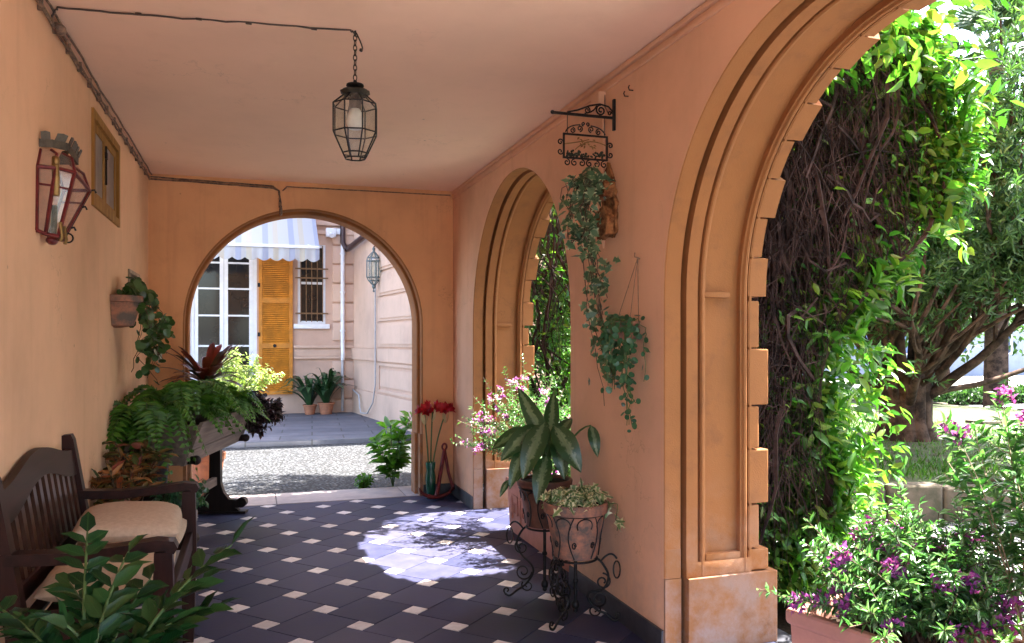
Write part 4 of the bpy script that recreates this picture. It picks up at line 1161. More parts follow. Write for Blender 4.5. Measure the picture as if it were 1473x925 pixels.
# bromeliad
b = empty('bromeliad', cw_(-.04, .50, .90), 'dark red spiky bromeliad at the far end of the trough', 'plant', GT)
mb = MB(); c = Vector(cw_(-.04, .50, 1.13))
mb.tube([cw_(-.04, .50, .86), c[:]], [.05, .03], 8)
for i in range(46):
    a = i * 2.4; e = random.uniform(-.15, .85); l = random.uniform(.30, .44)
    d = Vector((math.cos(a) * math.cos(e), math.sin(a) * math.cos(e), math.sin(e)))
    p1 = c + d * l * .55 + Vector((0, 0, .12)); p2 = c + d * l + Vector((0, 0, .04 + .04 * math.sin(e)))
    strap(mb, c, p1, p2, .062, 7)
mb.build('leaves', M['brom'], b, smooth=180, fixn=False); settle(b)
def bushy(name, c, label, cat, mat, n, R_, L, W, group=None, T=LEAF8, stems=14, squash=(1, 1, 1), stemmat=None, flower=None, fl_n=0, base=None, droop=0.0, potr=None, poth=0, potmat=None, lean=(0, 0, 0), fsize=.014, fl2=None):
    root = empty(name, base if base else c, label, cat, group)
    base_ = Vector(base if base else c)
    if potr: make_pot(root, base_[:], potr, poth, potmat); base_ = base_ + Vector((0, 0, poth - .03))
    lf = MB(); st = MB(); FLS = []
    per = max(1, n // stems)
    for i in range(stems):
        d = Vector(rdir(1)[0]); d.z = abs(d.z) * .9 + .05 if droop == 0 else d.z * .6
        tip = Vector(c) + Vector((d.x * R_ * squash[0], d.y * R_ * squash[1], d.z * R_ * squash[2])) * random.uniform(.7, 1.1)
        b0 = base_ + Vector((random.uniform(-.04, .04), random.uniform(-.04, .04), 0))
        m = b0.lerp(tip, .5) + Vector((-d.x * R_ * .18, -d.y * R_ * .18, R_ * .15))
        pts = bez(b0, m, tip, 9)
        st.tube(pts, [.005 - .0035 * q / 8 for q in range(9)], 5)
        leaves_along(lf, pts, per, L, W, T, .3, .7, droop=droop)
        for q in range(2):   # side shoots
            j = random.randint(4, 7); p = pts[j]; dd = (pts[j] - pts[j - 1]).normalized() + Vector(rdir(1)[0]) * .9
            sp = [p, p + dd * R_ * .16, p + dd * R_ * .30 + Vector((0, 0, .02))]
            st.tube(sp, .0018, 4); leaves_along(lf, sp, per // 3, L, W, T, .1, .7, droop=droop)
        if flower and i < fl_n:
            fl = MB(); FLS.append(fl)
            for q in range(random.randint(9, 16)):
                p = tip + Vector(rdir(1)[0]) * random.uniform(.2, 1) * fsize * 2.6
                mi_ = 0 if random.random() > .4 or not fl2 else 1
                for w_ in range(3):
                    scatter(fl, [p[:]], rdir(1), rdir(1), fsize * random.uniform(1.1, 1.9), fsize * random.uniform(.9, 1.3), LEAF4, mi_)
    lf.build('foliage', mat, root, smooth=180, fixn=False)
    st.build('stem', stemmat or M['woodstem'], root, smooth=60)
    for fl in FLS: fl.build('flower_cluster', [flower, fl2 or flower], root, fixn=False)
    settle(root); return root
bushy('purple_foliage_plant', cw_(.38, .70, .86), 'dark purple leafy plant trailing over the trough end', 'plant', M['coleus'], 900, .24, .06, .035, GT, base=cw_(.18, .66, .88), squash=(.8, .7, 1.25), droop=.3, stems=22)
GC = 'croton pots by the wall'
bushy('croton', (-.70, 5.05, .62), 'orange leaved croton in a pot just behind the bench end', 'plant', M['croton'], 130, .19, .10, .036, GC, base=(-.70, 5.05, 0), potr=.15, poth=.34, potmat=M['blackwood'], stems=16)
bushy('croton', (-.68, 5.42, .74), 'rusty red croton half hidden under the hanging fern', 'plant', M['croton'], 150, .19, .10, .036, GC, base=(-.68, 5.42, 0), potr=.15, poth=.42, potmat=M['blackwood'], stems=14)
bushy('potted_plant', (-.44, 5.30, .58), 'green trailing foliage in a pale stone pot behind the armrest', 'plant', M['smallgreen'], 420, .20, .055, .03, base=(-.46, 5.30, 0), potr=.14, poth=.46, potmat=M['stone'], droop=.35, stems=18, squash=(.9, .9, 1.1))
bushy('lime_bush', (-.08, 8.75, 1.10), 'sunlit lime green bush in a terracotta pot on the gravel', 'bush', M['lime'], 3000, .36, .045, .024, base=(-.44, 8.62, -.06), potr=.19, poth=.44, potmat=M['terra'], stems=60, squash=(1.05, 1, .85))
# plants by the archway jamb
def leafy(name, c, h, label, nst, L, W, sp=.2):
    root = empty(name, c, label, 'plant'); lf = MB(); st = MB(); c = Vector(c)
    for i in range(nst):
        a = random.uniform(0, 2 * PI); hh = h * random.uniform(.6, 1.05)
        pts = bez(c, c + Vector((math.cos(a) * sp * .3, math.sin(a) * sp * .3, hh * .6)), c + Vector((math.cos(a) * sp, math.sin(a) * sp, hh)), 8)
        st.tube(pts, .004, 5); leaves_along(lf, pts, 22, L, W, LEAF8, .2, .75, up=1)
    lf.build('foliage', M['sunplant'], root, smooth=180, fixn=False); st.build('stem', M['stem'], root); settle(root)
leafy('leafy_shrub', (1.42, 8.42, -.06), .80, 'sunlit broad leaved green shrub by the right archway jamb', 9, .17, .07, .20)
leafy('green_weed', (1.10, 8.34, -.06), .20, 'small bright green weed tuft on the gravel edge', 8, .06, .035, .10)
# pots by the far corner
GA = 'strap leaved pot plants in the yard corner'
def aspid(c, r, h, n, label):
    root = empty('aspidistra', c, label, 'plant', GA); make_pot(root, c, r, h, M['terra']); mb = MB(); c = Vector(c) + Vector((0, 0, h - .02))
    for i in range(n):
        a = random.uniform(0, 2 * PI); rr = random.uniform(.15, .85); hh = random.uniform(.35, .80)
        d = Vector((math.cos(a), math.sin(a), 0))
        strap(mb, c + d * .05, c + d * rr * .4 + Vector((0, 0, hh * 1.1)), c + d * rr + Vector((0, 0, hh * (1 - rr * .6))), .10, 7, taper=.6)
    mb.build('leaves', M['aspid'], root, smooth=180, fixn=False); settle(root)
aspid((1.44, 16.62, .02), .17, .24, 46, 'larger strap leaved plant in terracotta pot in the yard corner')
aspid((1.12, 16.66, .02), .14, .20, 24, 'smaller strap leaved plant left in the pair by the pink wall')

# ------------------------------------------------------------------ wall pot on the side wall
wp = empty('wall_pot', (XL, 5.82, 1.6), 'half round terracotta pot with trailing green plant on side wall', 'planter')
mb = MB(); n = 18; vs = []; fs = []
prof = [(.03, 0), (.085, .012), (.105, .10), (.118, .155), (.128, .16), (.13, .198), (.12, .20), (.112, .17)]
for r, z in prof:
    for j in range(n + 1):
        a = -PI / 2 + PI * j / n; vs.append((XL + .002 + 1.35 * r * math.cos(a), 5.82 + r * 1.5 * math.sin(a), 1.59 + z * 1.05))
for i in range(len(prof) - 1):
    for j in range(n): fs.append((i * (n + 1) + j, i * (n + 1) + j + 1, (i + 1) * (n + 1) + j + 1, (i + 1) * (n + 1) + j))
fs.append(tuple(range(n + 1))); mb.add(vs, fs); mb.build('pot', M['terra_pale'], wp, smooth=40)
mb = MB(); vs = [(XL + .004, 5.82, 1.765)] + [(XL + .002 + .150 * math.cos(-PI / 2 + PI * j / n), 5.82 + .165 * math.sin(-PI / 2 + PI * j / n), 1.765) for j in range(n + 1)]
mb.add(vs, [(0, j + 1, j + 2) for j in range(n)]); mb.build('soil', M['soil'], wp)
def trailing(root, starts, mat, T, L, W, n_leaf, stemmat, nm='foliage', jit=.03, face=None):
    lf = MB(); st = MB()
    for pts, nl in starts:
        pts = [Vector(p) + Vector((random.gauss(0, jit * .3), random.gauss(0, jit * .3), 0)) for p in pts]
        sm = []
        for i in range(len(pts) - 1):
            for q in range(5): sm.append(pts[i].lerp(pts[i + 1], q / 5) + Vector((random.gauss(0, .006), random.gauss(0, .006), 0)))
        sm.append(pts[-1]); st.tube(sm, .0022, 4)
        for _ in range(nl):
            t = random.random() * (len(sm) - 1); j = min(int(t), len(sm) - 2); p = sm[j].lerp(sm[j + 1], t - j) + Vector((random.gauss(0, jit), random.gauss(0, jit), random.gauss(0, jit)))
            if p.x > XR - .004: p.x = XR - .01 - random.random() * .02
            if p.x < XL + .004: p.x = XL + .01 + random.random() * .02
            f = Vector(face) if face else Vector((1, 0, 0))
            D = Vector((random.gauss(0, .6), random.gauss(0, .6), -.55 + random.gauss(0, .4))); N = f + Vector((random.gauss(0, .45), random.gauss(0, .45), .4 + random.gauss(0, .35)))
            s = random.uniform(.65, 1.15)
            scatter(lf, [p[:]], [D[:]], [N[:]], L * s, W * s, T)
    lf.build(nm, mat, root, smooth=180, fixn=False); st.build('stem', stemmat, root, smooth=60)
tr = []
for i in range(15):
    y = 5.82 + random.uniform(-.08, .16); x = XL + random.uniform(.05, .16); zl = random.uniform(1.12, 1.62)
    tr.append(([(x, y, 1.78), (x + .07, y + random.uniform(.02, .14), 1.82), (x + .10 + random.uniform(-.05, .08), y + random.uniform(.02, .34), 1.62), (x + .09 + random.uniform(-.08, .10), y + random.uniform(-.05, .40), (1.6 + zl) / 2), (x + .09 + random.uniform(-.08, .10), y + random.uniform(-.05, .42), zl)], 14))
for i in range(9):
    y = 5.82 + random.uniform(-.10, .2); tr.append(([(XL + .07, y, 1.77), (XL + .09, y + .02, 1.84), (XL + .11, y + .06, 1.86 + random.uniform(0, .08))], 11))
trailing(wp, tr, M['pothos'], ROUND, .068, .056, 0, M['woodstem'], jit=.022, face=(.5, -1, .3))
settle(wp)

# ------------------------------------------------------------------ corner: vase, amaryllis, anchor
va = tag(MB().lathe([(.042, 0), (.05, .01), (.034, .03), (.036, .06), (.046, .12), (.050, .20), (.040, .27), (.043, .285), (.048, .32), (.050, .345), (.044, .347), (.036, .30), (.03, .2), (0, .18)], (1.625, 7.50, .0), 22).build('vase', [M['greenglaze']], smooth=50), 'slim dark green vase holding red flowers in the corner', 'vase')
for q, (tp, lab) in enumerate(((((1.565, 7.49, .80)), 'leftmost red amaryllis bloom on a long stem in the vase'), (((1.635, 7.46, .835)), 'middle red amaryllis bloom rising straight from the vase'), (((1.775, 7.52, .81)), 'rightmost red amaryllis bloom leaning towards the arcade wall'))):
    r_ = empty('amaryllis', (1.625, 7.5, .2), lab, 'flower', 'red amaryllis in the green vase')
    tp = Vector(tp); mb = MB(); pts = bez((1.625 + .012 * (q - 1), 7.50, .195), (1.625 + .03 * (q - 1), 7.50, .5), tp, 9); mb.tube(pts, [.007] * 8 + [.008], 7); mb.build('stem', M['stem'] if q else M['stem'], r_, smooth=60)
    mb = MB()
    for s_ in range(3):
        a = s_ * 2.1 + q; broad(mb, tp - Vector((0, 0, .10)), tp + Vector((math.cos(a) * .035, math.sin(a) * .035, .03)), .06, .035, (math.cos(a), math.sin(a), .2), 5)
    mb.build('sheath', M['dryleaf'], r_, smooth=180, fixn=False)
    mb = MB()
    for hd in range(4):
        a = hd * PI / 2 + q * .6; dd = Vector((math.cos(a) * .9, math.sin(a) * .9, .35)).normalized(); cc = tp + Vector((0, 0, .02)) + dd * .02
        o1 = dd.orthogonal().normalized(); o2 = dd.cross(o1)
        for k in range(6):
            pr_ = o1 * math.cos(k * PI / 3) + o2 * math.sin(k * PI / 3)
            broad(mb, cc, cc + dd * .068 + pr_ * .064, .12, .056, (dd - pr_ * .6)[:], 5)
    mb.build('bloom', M['redpetal'], r_, smooth=180, fixn=False); settle(r_)
an = empty('anchor', (1.70, 7.46, 0), 'small maroon painted anchor leaning in the corner by the vase', 'anchor')
mb = MB(); cr_ = Vector((1.66, 7.40, .03)); tp = Vector((1.775, 7.56, .45))
mb.tube([cr_, tp], [.02, .017], 8); mb.build('shank', M['anchor'], an, smooth=60)
mb = MB(); mb.tube([tp, Vector((1.80, 7.50, .24)), Vector((1.835, 7.44, .08))], [.016, .015, .017], 8); mb.build('stock', M['anchor'], an, smooth=60)
mb = MB(); mb.tube([tp + Vector((.022 * math.cos(a), 0, .03 + .03 * math.sin(a))) for a in np.linspace(0, 2 * PI, 14)[:-1]], .010, 7, closed=True); mb.build('ring', M['anchor'], an, smooth=60)
mb = MB(); ax = Vector((.94, .1, .0)).normalized()
arc = [cr_ + ax * (.17 * math.sin(t)) + Vector((0, -.01, .11 * (1 - math.cos(t)))) for t in np.linspace(-1.25, 1.25, 15)]
mb.tube(arc, [.010 + .010 * math.sin(PI * i / 14) for i in range(15)], 8)
for e, sg in ((0, -1), (14, 1)):
    p = arc[e]; mb.prism([(-.03, -.035), (.03, -.035), (.0, .045)], (p + Vector((0, -.012, 0)))[:], (ax * .6 + Vector((0, .5, 0))).normalized()[:], (ax * sg * .5 + Vector((0, 0, .86)))[:], (0, 1, 0), .012)
mb.build('arms', M['anchor'], an, smooth=60); settle(an)

# ------------------------------------------------------------------ clay troughs
def trough(c, L, Wd, h, rz, label, key=False):
    r_ = empty('clay_trough', c, label, 'planter', 'pink clay troughs in the arches', rz)
    bm = bmesh.new(); mb = MB()
    def ring(hx, hy, z): return [(-hx, -hy, z), (hx, -hy, z), (hx, hy, z), (-hx, hy, z)]
    hx, hy = Wd / 2, L / 2
    rows = [ring(hx * .86, hy * .95, 0), ring(hx * .94, hy * .975, h * .86), ring(hx * .96, hy * .98, h * .865), ring(hx * .985, hy * .99, h * .87), ring(hx, hy, h * .90), ring(hx, hy, h * .975), ring(hx * .97, hy * .987, h), ring(hx * .84, hy * .94, h), ring(hx * .80, hy * .925, h * .9), ring(hx * .78, hy * .92, h * .8)]
    vs = [v for r in rows for v in r]; fs = [(3, 2, 1, 0)]
    for i in range(len(rows) - 1):
        for j in range(4): fs.append((i * 4 + j, i * 4 + (j + 1) % 4, (i + 1) * 4 + (j + 1) % 4, (i + 1) * 4 + j))
    mb.add(vs, fs); b = mb.build('body', M['terra_pink'], r_)
    bv = b.modifiers.new('soft', 'BEVEL'); bv.width = .008; bv.segments = 2; bv.limit_method = 'ANGLE'
    mb = MB(); q = ring(hx * .79, hy * .922, h * .84); mb.add(q, [(0, 1, 2, 3)]); mb.build('soil', M['soil'], r_)
    if key:
        mb = MB()
        y0, z0, u = hy * .80, .12, .045
        seg = [((0, 0), (0, 4)), ((0, 4), (3, 4)), ((3, 4), (3, 1)), ((3, 1), (1, 1)), ((1, 1), (1, 2.6)), ((1, 2.6), (2, 2.6))]
        for k in range(3):
            for (a, b2) in seg:
                ya, yb_ = sorted((y0 - (a[0] + k * 4.4) * u, y0 - (b2[0] + k * 4.4) * u)); za, zb_ = sorted((z0 + a[1] * u, z0 + b2[1] * u))
                xq = -hx * .94; mb.box(xq - .004, xq + .02, ya - .006, yb_ + .006, za - .006, zb_ + .006)
        mb.build('relief', M['terra_pink'], r_)
    return r_
trough((2.13, 5.42, .004), 1.30, .42, .42, 0, 'pink clay trough with greek key relief in the far arch', True)
trough((2.345, 2.17, .004), 1.12, .42, .45, R(15.4), 'pink clay trough of purple flowers in the near arch')
GP = 'purple flowering shrubs in the troughs'
bushy('flowering_shrub', (2.08, 6.02, .62), 'pale leaved shrub with lilac flowers spilling from far trough', 'shrub', M['polyg'], 3600, .62, .036, .010, GP, LEAF4, 60, base=(2.12, 5.72, .38), squash=(.72, .95, .95), flower=M['purple'], fl_n=34, fl2=M['lilac'], fsize=.015)
bushy('flowering_shrub', (2.12, 5.2, .50), 'smaller lilac flowered shrub behind the iron plant stands', 'shrub', M['polyg'], 1700, .45, .036, .010, GP, LEAF4, 34, base=(2.12, 5.15, .38), squash=(.6, .9, 1), flower=M['purple'], fl_n=16, fl2=M['lilac'], fsize=.015)
bushy('flowering_shrub', (2.38, 2.38, .47), 'low bushy shrub with magenta flowers in the near trough', 'shrub', M['polyg'], 8000, .43, .044, .013, GP, LEAF4, 90, base=(2.33, 2.32, .39), squash=(.95, .85, .80), flower=M['purple'], fl_n=48, fsize=.018)
bushy('flowering_shrub', (2.84, 2.25, 1.00), 'tall thin stemmed flowering shrub at the near trough end', 'shrub', M['polyg'], 1500, .38, .060, .019, GP, LEAF8, 24, base=(2.44, 1.96, .39), squash=(1.0, .9, .95), flower=M['purple'], fl_n=14, fsize=.017, stemmat=M['palestem'])

# ------------------------------------------------------------------ iron plant stands
def spiral(c, ux, uz, r0, turns, a0, n=22, sgn=1):
    c, ux, uz = Vector(c), Vector(ux), Vector(uz)
    return [c + ux * (r0 * (1 - .78 * i / n) * math.cos(a0 + sgn * 2 * PI * turns * i / n)) + uz * (r0 * (1 - .78 * i / n) * math.sin(a0 + sgn * 2 * PI * turns * i / n)) for i in range(n + 1)]
def stand(c, zp, rp, hp, label, rot):
    """zp: height of pot base, rp: pot radius, hp: pot height"""
    r_ = empty('plant_stand', c, label, 'plant stand', 'wrought iron plant stands by the arcade wall')
    C = Vector(c); Z = Vector((0, 0, 1)); rb = rp * .66
    for k in range(3):
        a = rot + 2 * PI * k / 3; u = Vector((math.cos(a), math.sin(a), 0)); mb = MB()
        ctrl = [(rb * .95, zp - .005), (rb * 1.25, zp - .03), (rb * 1.55, zp - .10), (rb * 1.3, zp - .17), (.075, zp * .45), (.07, zp * .33), (.115, zp * .18), (.16, .045), (.205, .010), (.235, .022)]
        pts = [C + u * r + Z * z for r, z in ctrl]
        sm = []
        for i in range(len(pts) - 1):
            p0, p1, p2, p3 = pts[max(i - 1, 0)], pts[i], pts[i + 1], pts[min(i + 2, len(pts) - 1)]
            for q in range(5):
                t = q / 5; sm.append(.5 * ((2 * p1) + (p2 - p0) * t + (2 * p0 - 5 * p1 + 4 * p2 - p3) * t * t + (3 * p1 - p0 - 3 * p2 + p3) * t ** 3))
        sm.append(pts[-1]); mb.tube(sm, .0065, 7)
        mb.tube(spiral(C + u * .222 + Z * .040, u, Z, .022, 1.0, -PI / 2), .0055, 6)
        mb.tube(spiral(C + u * (rb * 1.28) + Z * (zp - .13), u, Z, .045, 1.4, PI / 2, sgn=-1), .005, 6)
        mb.tube(spiral(C + u * .125 + Z * (zp * .36), u, Z, .050, 1.5, PI, sgn=1), .005, 6)
        mb.tube(spiral(C + u * .10 + Z * (zp * .17), u, Z, .036, 1.3, PI * .2, sgn=-1), .0045, 6)
        # outer hanging loop
        lo = C + u * (rp * 1.28) + Z * (zp - .015)
        mb.tube(bez(C + u * rb * 1.2 + Z * (zp - .02), C + u * rp * 1.1 + Z * (zp + .05), lo + Z * .01, 9), .0055, 6)
        mb.tube([lo + u * (.018 * math.cos(t)) + Z * (-.048 + .046 * math.sin(t)) for t in np.linspace(0, 2 * PI, 15)[:-1]], .0045, 6, closed=True)
        mb.build('leg', M['iron'], r_, smooth=60)
    mb = MB(); mb.tube([C + Z * .06, C + Z * (zp - .004)], .010, 8); mb.blob((C + Z * .085)[:], .022, 2, (1, 1, 1.3)); mb.blob((C + Z * (zp * .62))[:], .016, 2); mb.blob((C + Z * .055)[:], .014, 2)
    mb.build('pole', M['iron'], r_, smooth=60)
    mb = MB(); mb.tube([C + Vector((rb * 1.02 * math.cos(t), rb * 1.02 * math.sin(t), zp - .006)) for t in np.linspace(0, 2 * PI, 29)[:-1]], .006, 7, closed=True)
    for k in range(3):
        a = rot + 2 * PI * k / 3; u = Vector((math.cos(a), math.sin(a), 0)); mb.tube([C + Z * (zp - .006), C + u * rb + Z * (zp - .006)], .005, 6)
    mb.build('pot_ring', M['iron'], r_, smooth=60)
    mb = MB()
    def sf(a, t, off=.006):
        r = rp * (.66 + .28 * t) + off; return C + Vector((r * math.cos(a), r * math.sin(a), zp + hp * t))
    for k in range(8):
        a = rot + 2 * PI * k / 8
        mb.tube([sf(a + .39 * math.sin(PI * q / 10 * 1) * (1 if k % 2 else -1) * .55, .04 + .74 * q / 10) for q in range(11)], .0038, 5)
        ca = a + PI / 8
        mb.tube([sf(ca + .28 * math.cos(t) * (1 - .0 * t), .64 + .13 * math.sin(t) ) for t in np.linspace(-.5, PI + .5, 12)], .0038, 5)
        mb.tube([sf(a + .09 * math.cos(t) * (1 - t / 12), .28 + .07 * math.sin(t) * (1 - t / 12)) for t in np.linspace(0, 8, 16)], .0034, 5)
    mb.tube([sf(t, .80, .008) for t in np.linspace(0, 2 * PI, 33)[:-1]], .005, 6, closed=True)
    mb.build('basket', M['iron'], r_, smooth=60)
    settle(r_)
SA, SB = (1.655, 3.98, 0), (1.625, 4.375, 0)
stand(SA, .345, .172, .30, 'black wrought iron stand under the nearer variegated ivy pot', -.45)
stand(SB, .425, .160, .28, 'taller black wrought iron stand holding the broad leaved plant', 2.7)
r_ = empty('potted_ivy', (SA[0], SA[1], .345), 'terracotta pot of cream edged ivy on the nearer stand', 'plant')
make_pot(r_, (SA[0], SA[1], .347), .172, .295, M['terra_pale'], lip=.20)
tr = []
for i in range(30):
    a = random.uniform(0, 2 * PI); u = Vector((math.cos(a), math.sin(a), 0)); c = Vector((SA[0], SA[1], .625)); l = random.uniform(.10, .20)
    tr.append(([c + u * .03, c + u * l * .6 + Vector((0, 0, .07)), c + u * l + Vector((0, 0, random.uniform(-.02, .06)))], 13))
tr.append(([(1.78, 3.92, .64), (1.83, 3.86, .64), (1.835, 3.84, .50)], 12))
trailing(r_, tr, M['ivycream'], IVY, .062, .050, 0, M['stem'], jit=.012, face=(0, -.4, 1)); settle(r_)
r_ = empty('broad_leaved_plant', (SB[0], SB[1], .425), 'large variegated broad leaved plant in a brown pot on taller stand', 'plant')
make_pot(r_, (SB[0], SB[1], .427), .160, .275, plain('brown_pot', (.14, .055, .035), .6, 0, .3, 10, .2), lip=.16)
AG = [((1.62, 4.31, .904), (1.495, 4.477, 1.229), .135), ((1.653, 4.363, .916), (1.745, 4.533, 1.196), .12), ((1.669, 4.358, .929), (1.868, 4.545, 1.027), .10),
      ((1.558, 4.278, 1.021), (1.317, 4.251, .831), .15), ((1.47, 4.254, .917), (1.35, 4.188, .685), .11), ((1.567, 4.222, 1.042), (1.413, 4.146, .742), .17),
      ((1.574, 4.199, .861), (1.478, 4.104, .613), .135), ((1.637, 4.252, 1.021), (1.744, 4.112, .769), .17), ((1.67, 4.294, .964), (1.674, 4.187, .721), .13),
      ((1.617, 4.311, 1.016), (1.579, 4.324, .864), .10), ((1.522, 4.342, .824), (1.449, 4.366, .692), .07), ((1.365, 4.235, .73), (1.299, 4.204, .643), .05), ((1.816, 4.141, 1.027), (1.832, 4.083, .854), .085),
      ((1.66, 4.42, .95), (1.62, 4.66, .90), .13), ((1.56, 4.42, .98), (1.36, 4.56, .86), .13), ((1.70, 4.40, .92), (1.80, 4.60, .80), .11)]
lf = MB(); st = MB(); crn = Vector((SB[0], SB[1], .69))
for b0, t0, w in AG:
    b0, t0 = Vector(b0), Vector(t0); up_ = t0.z > b0.z
    face = Vector((-.35, -.75, .55 if not up_ else .25))
    broad(lf, b0, t0, .05 if up_ else .10, w * .82, face)
    if w > .06: st.tube(bez(crn + Vector((random.uniform(-.03, .03), random.uniform(-.03, .03), 0)), crn.lerp(b0, .6) + Vector((0, 0, .12)), b0, 8), [.007] * 5 + [.006, .005, .004], 6)
    else: st.tube(bez((1.35, 4.188, .70), (1.355, 4.2, .74), b0, 4), .003, 5)
lf.build('leaves', M['aglao'], r_, smooth=180, fixn=False); st.build('leaf_stalks', M['stem'], r_, smooth=60); settle(r_)

# ------------------------------------------------------------------ bracket, hanging plaque, junction box
br = empty('sign_bracket', (XR, 3.96, 2.73), 'black scrolled iron bracket projecting from the salmon pier', 'bracket')
Yb = 3.96; X_, Z_ = Vector((1, 0, 0)), Vector((0, 0, 1))
mb = MB(); mb.box(XR - .014, XR - .001, Yb - .011, Yb + .011, 2.645, 2.815, 0, .003); mb.build('wall_plate', M['iron'], br)
mb = MB(); mb.box(1.52, XR - .014, Yb - .006, Yb + .006, 2.706, 2.720, 0, .002); mb.blob((1.515, Yb, 2.715), .011, 2); mb.build('arm', M['iron'], br)
mb = MB()
mb.tube([Vector(p) for p in ((1.60, Yb, 2.722), (1.66, Yb, 2.738), (1.73, Yb, 2.768), (1.79, Yb, 2.782), (1.84, Yb, 2.772), (1.868, Yb, 2.745))], .005, 6)
mb.tube(spiral((1.795, Yb, 2.748), X_, Z_, .030, 1.6, PI / 2), .005, 6); mb.tube(spiral((1.715, Yb, 2.742), X_, Z_, .018, 1.4, PI / 2, sgn=-1), .004, 6); mb.tube(spiral((1.848, Yb, 2.735), X_, Z_, .013, 1.2, 0), .004, 6)
mb.tube(bez((1.70, Yb, 2.724), (1.75, Yb, 2.73), (1.77, Yb, 2.77), 6), .004, 6)
mb.build('scrollwork', M['iron'], br, smooth=60); settle(br)
hp_ = empty('hanging_plaque', (1.70, Yb, 2.43), 'small iron framed plaque of leafy ironwork hanging from bracket', 'plaque')
fx0, fx1, fz0, fz1 = 1.575, 1.835, 2.475, 2.610
mb = MB(); f2 = lambda a, z, d: (a, Yb + d, z)
rect_frame(mb, f2, fx0, fx1, fz0, fz1, .009, -.005, .005)
mb.tube([(1.60, Yb, 2.706), (1.60, Yb, 2.61)], .0025, 5); mb.tube([(1.815, Yb, 2.706), (1.815, Yb, 2.61)], .0025, 5)
mb.build('frame', M['iron'], hp_)
mb = MB(); cxm = (fx0 + fx1) / 2
for i in range(6): mb.tube(spiral((fx0 + .022 + i * .0432, Yb, fz0 - .020), X_, Z_, .019, 1.2, PI / 2, sgn=1 if i % 2 else -1), .0038, 5)
for sg in (-1, 1):
    for zz in (.035, .085): mb.tube(spiral((cxm + sg * .145, Yb, fz0 + zz), X_, Z_, .017, 1.2, 0 if sg < 0 else PI, sgn=sg * (1 if zz < .05 else -1)), .0038, 5)
    mb.tube(bez((cxm + sg * .115, Yb, fz1 + .006), (cxm + sg * .10, Yb, fz1 + .045), (cxm + sg * .03, Yb, fz1 + .050), 9), .0038, 5)
    mb.tube(spiral((cxm + sg * .075, Yb, fz1 + .018), X_, Z_, .016, 1.4, PI / 2, sgn=sg), .0036, 5); mb.tube(spiral((cxm + sg * .033, Yb, fz1 + .030), X_, Z_, .017, 1.4, -PI / 2, sgn=-sg), .0036, 5)
    mb.tube(spiral((cxm + sg * .012, Yb, fz1 + .056), X_, Z_, .011, 1.2, -PI / 2, sgn=sg), .0036, 5)
mb.build('scrollwork', M['iron'], hp_, smooth=60)
mb = MB()
for i in range(70): mb.blob((fx0 + .02 + random.random() * .22, Yb + random.uniform(-.006, .006), fz0 + .012 + random.random() * .036), random.uniform(.005, .009), 1)
mb.build('leaf_cluster', plain('verdigris_iron', (.03, .04, .025), .6, .3, .4, 40, .2), hp_, smooth=60)
mb = MB()
for a, b2, c2 in (((fx0, fz0 + .075), (cxm - .04, fz0 + .09), (cxm + .02, fz0 + .11)), ((fx1, fz0 + .08), (cxm + .06, fz0 + .11), (cxm + .01, fz0 + .095)), ((cxm - .06, fz0 + .05), (cxm - .02, fz0 + .09), (cxm + .03, fz0 + .10))):
    mb.tube(bez((a[0], Yb, a[1]), (b2[0], Yb, b2[1]), (c2[0], Yb, c2[1]), 7), .003, 5)
P = [(cxm + random.uniform(-.05, .06), Yb, fz0 + .075 + random.uniform(-.01, .035)) for _ in range(16)]
scatter(mb, P, [(random.gauss(0, 1), 0, random.gauss(0, 1)) for _ in P], [(0, -1, .2)] * 16, .022, .010, LEAF4)
mb.build('twig_relief', M['brass'], hp_); settle(hp_)
jb = empty('junction_box', (XR, 4.12, 2.83), 'painted junction box with conduit under the arcade cornice', 'junction box')
mb = MB(); mb.box(XR - .05, XR - .001, 4.07, 4.18, 2.79, 2.892, 0, .008); mb.build('box', M['wall_pink'], jb, smooth=30)
mb = MB(); mb.tube([(XR - .012, 4.085, 2.79), (XR - .012, 4.085, 2.02)], .009, 8); mb.build('conduit', M['wall_pink'], jb, smooth=60)
mb = MB(); mb.tube([(XR - .02, 4.05, 2.865), (XR - .02, 4.05, 2.80), (XR - .01, 4.02, 2.75)], .004, 5); mb.build('lead', M['cable'], jb); settle(jb)
for (y, z, lab) in ((3.745, 2.80, 'tiny bent iron hook high on the salmon pier, right one'), (3.80, 2.785, 'tiny bent iron hook high on the salmon pier, left one')):
    mb = MB(); mb.tube([(XR + .004, y, z), (XR - .022, y, z), (XR - .03, y - .006, z + .012), (XR - .026, y - .01, z + .022)], .0032, 6)
    tag(mb.build('wall_hook', M['rust'], smooth=60), lab, 'hook', 'hooks on the pier')
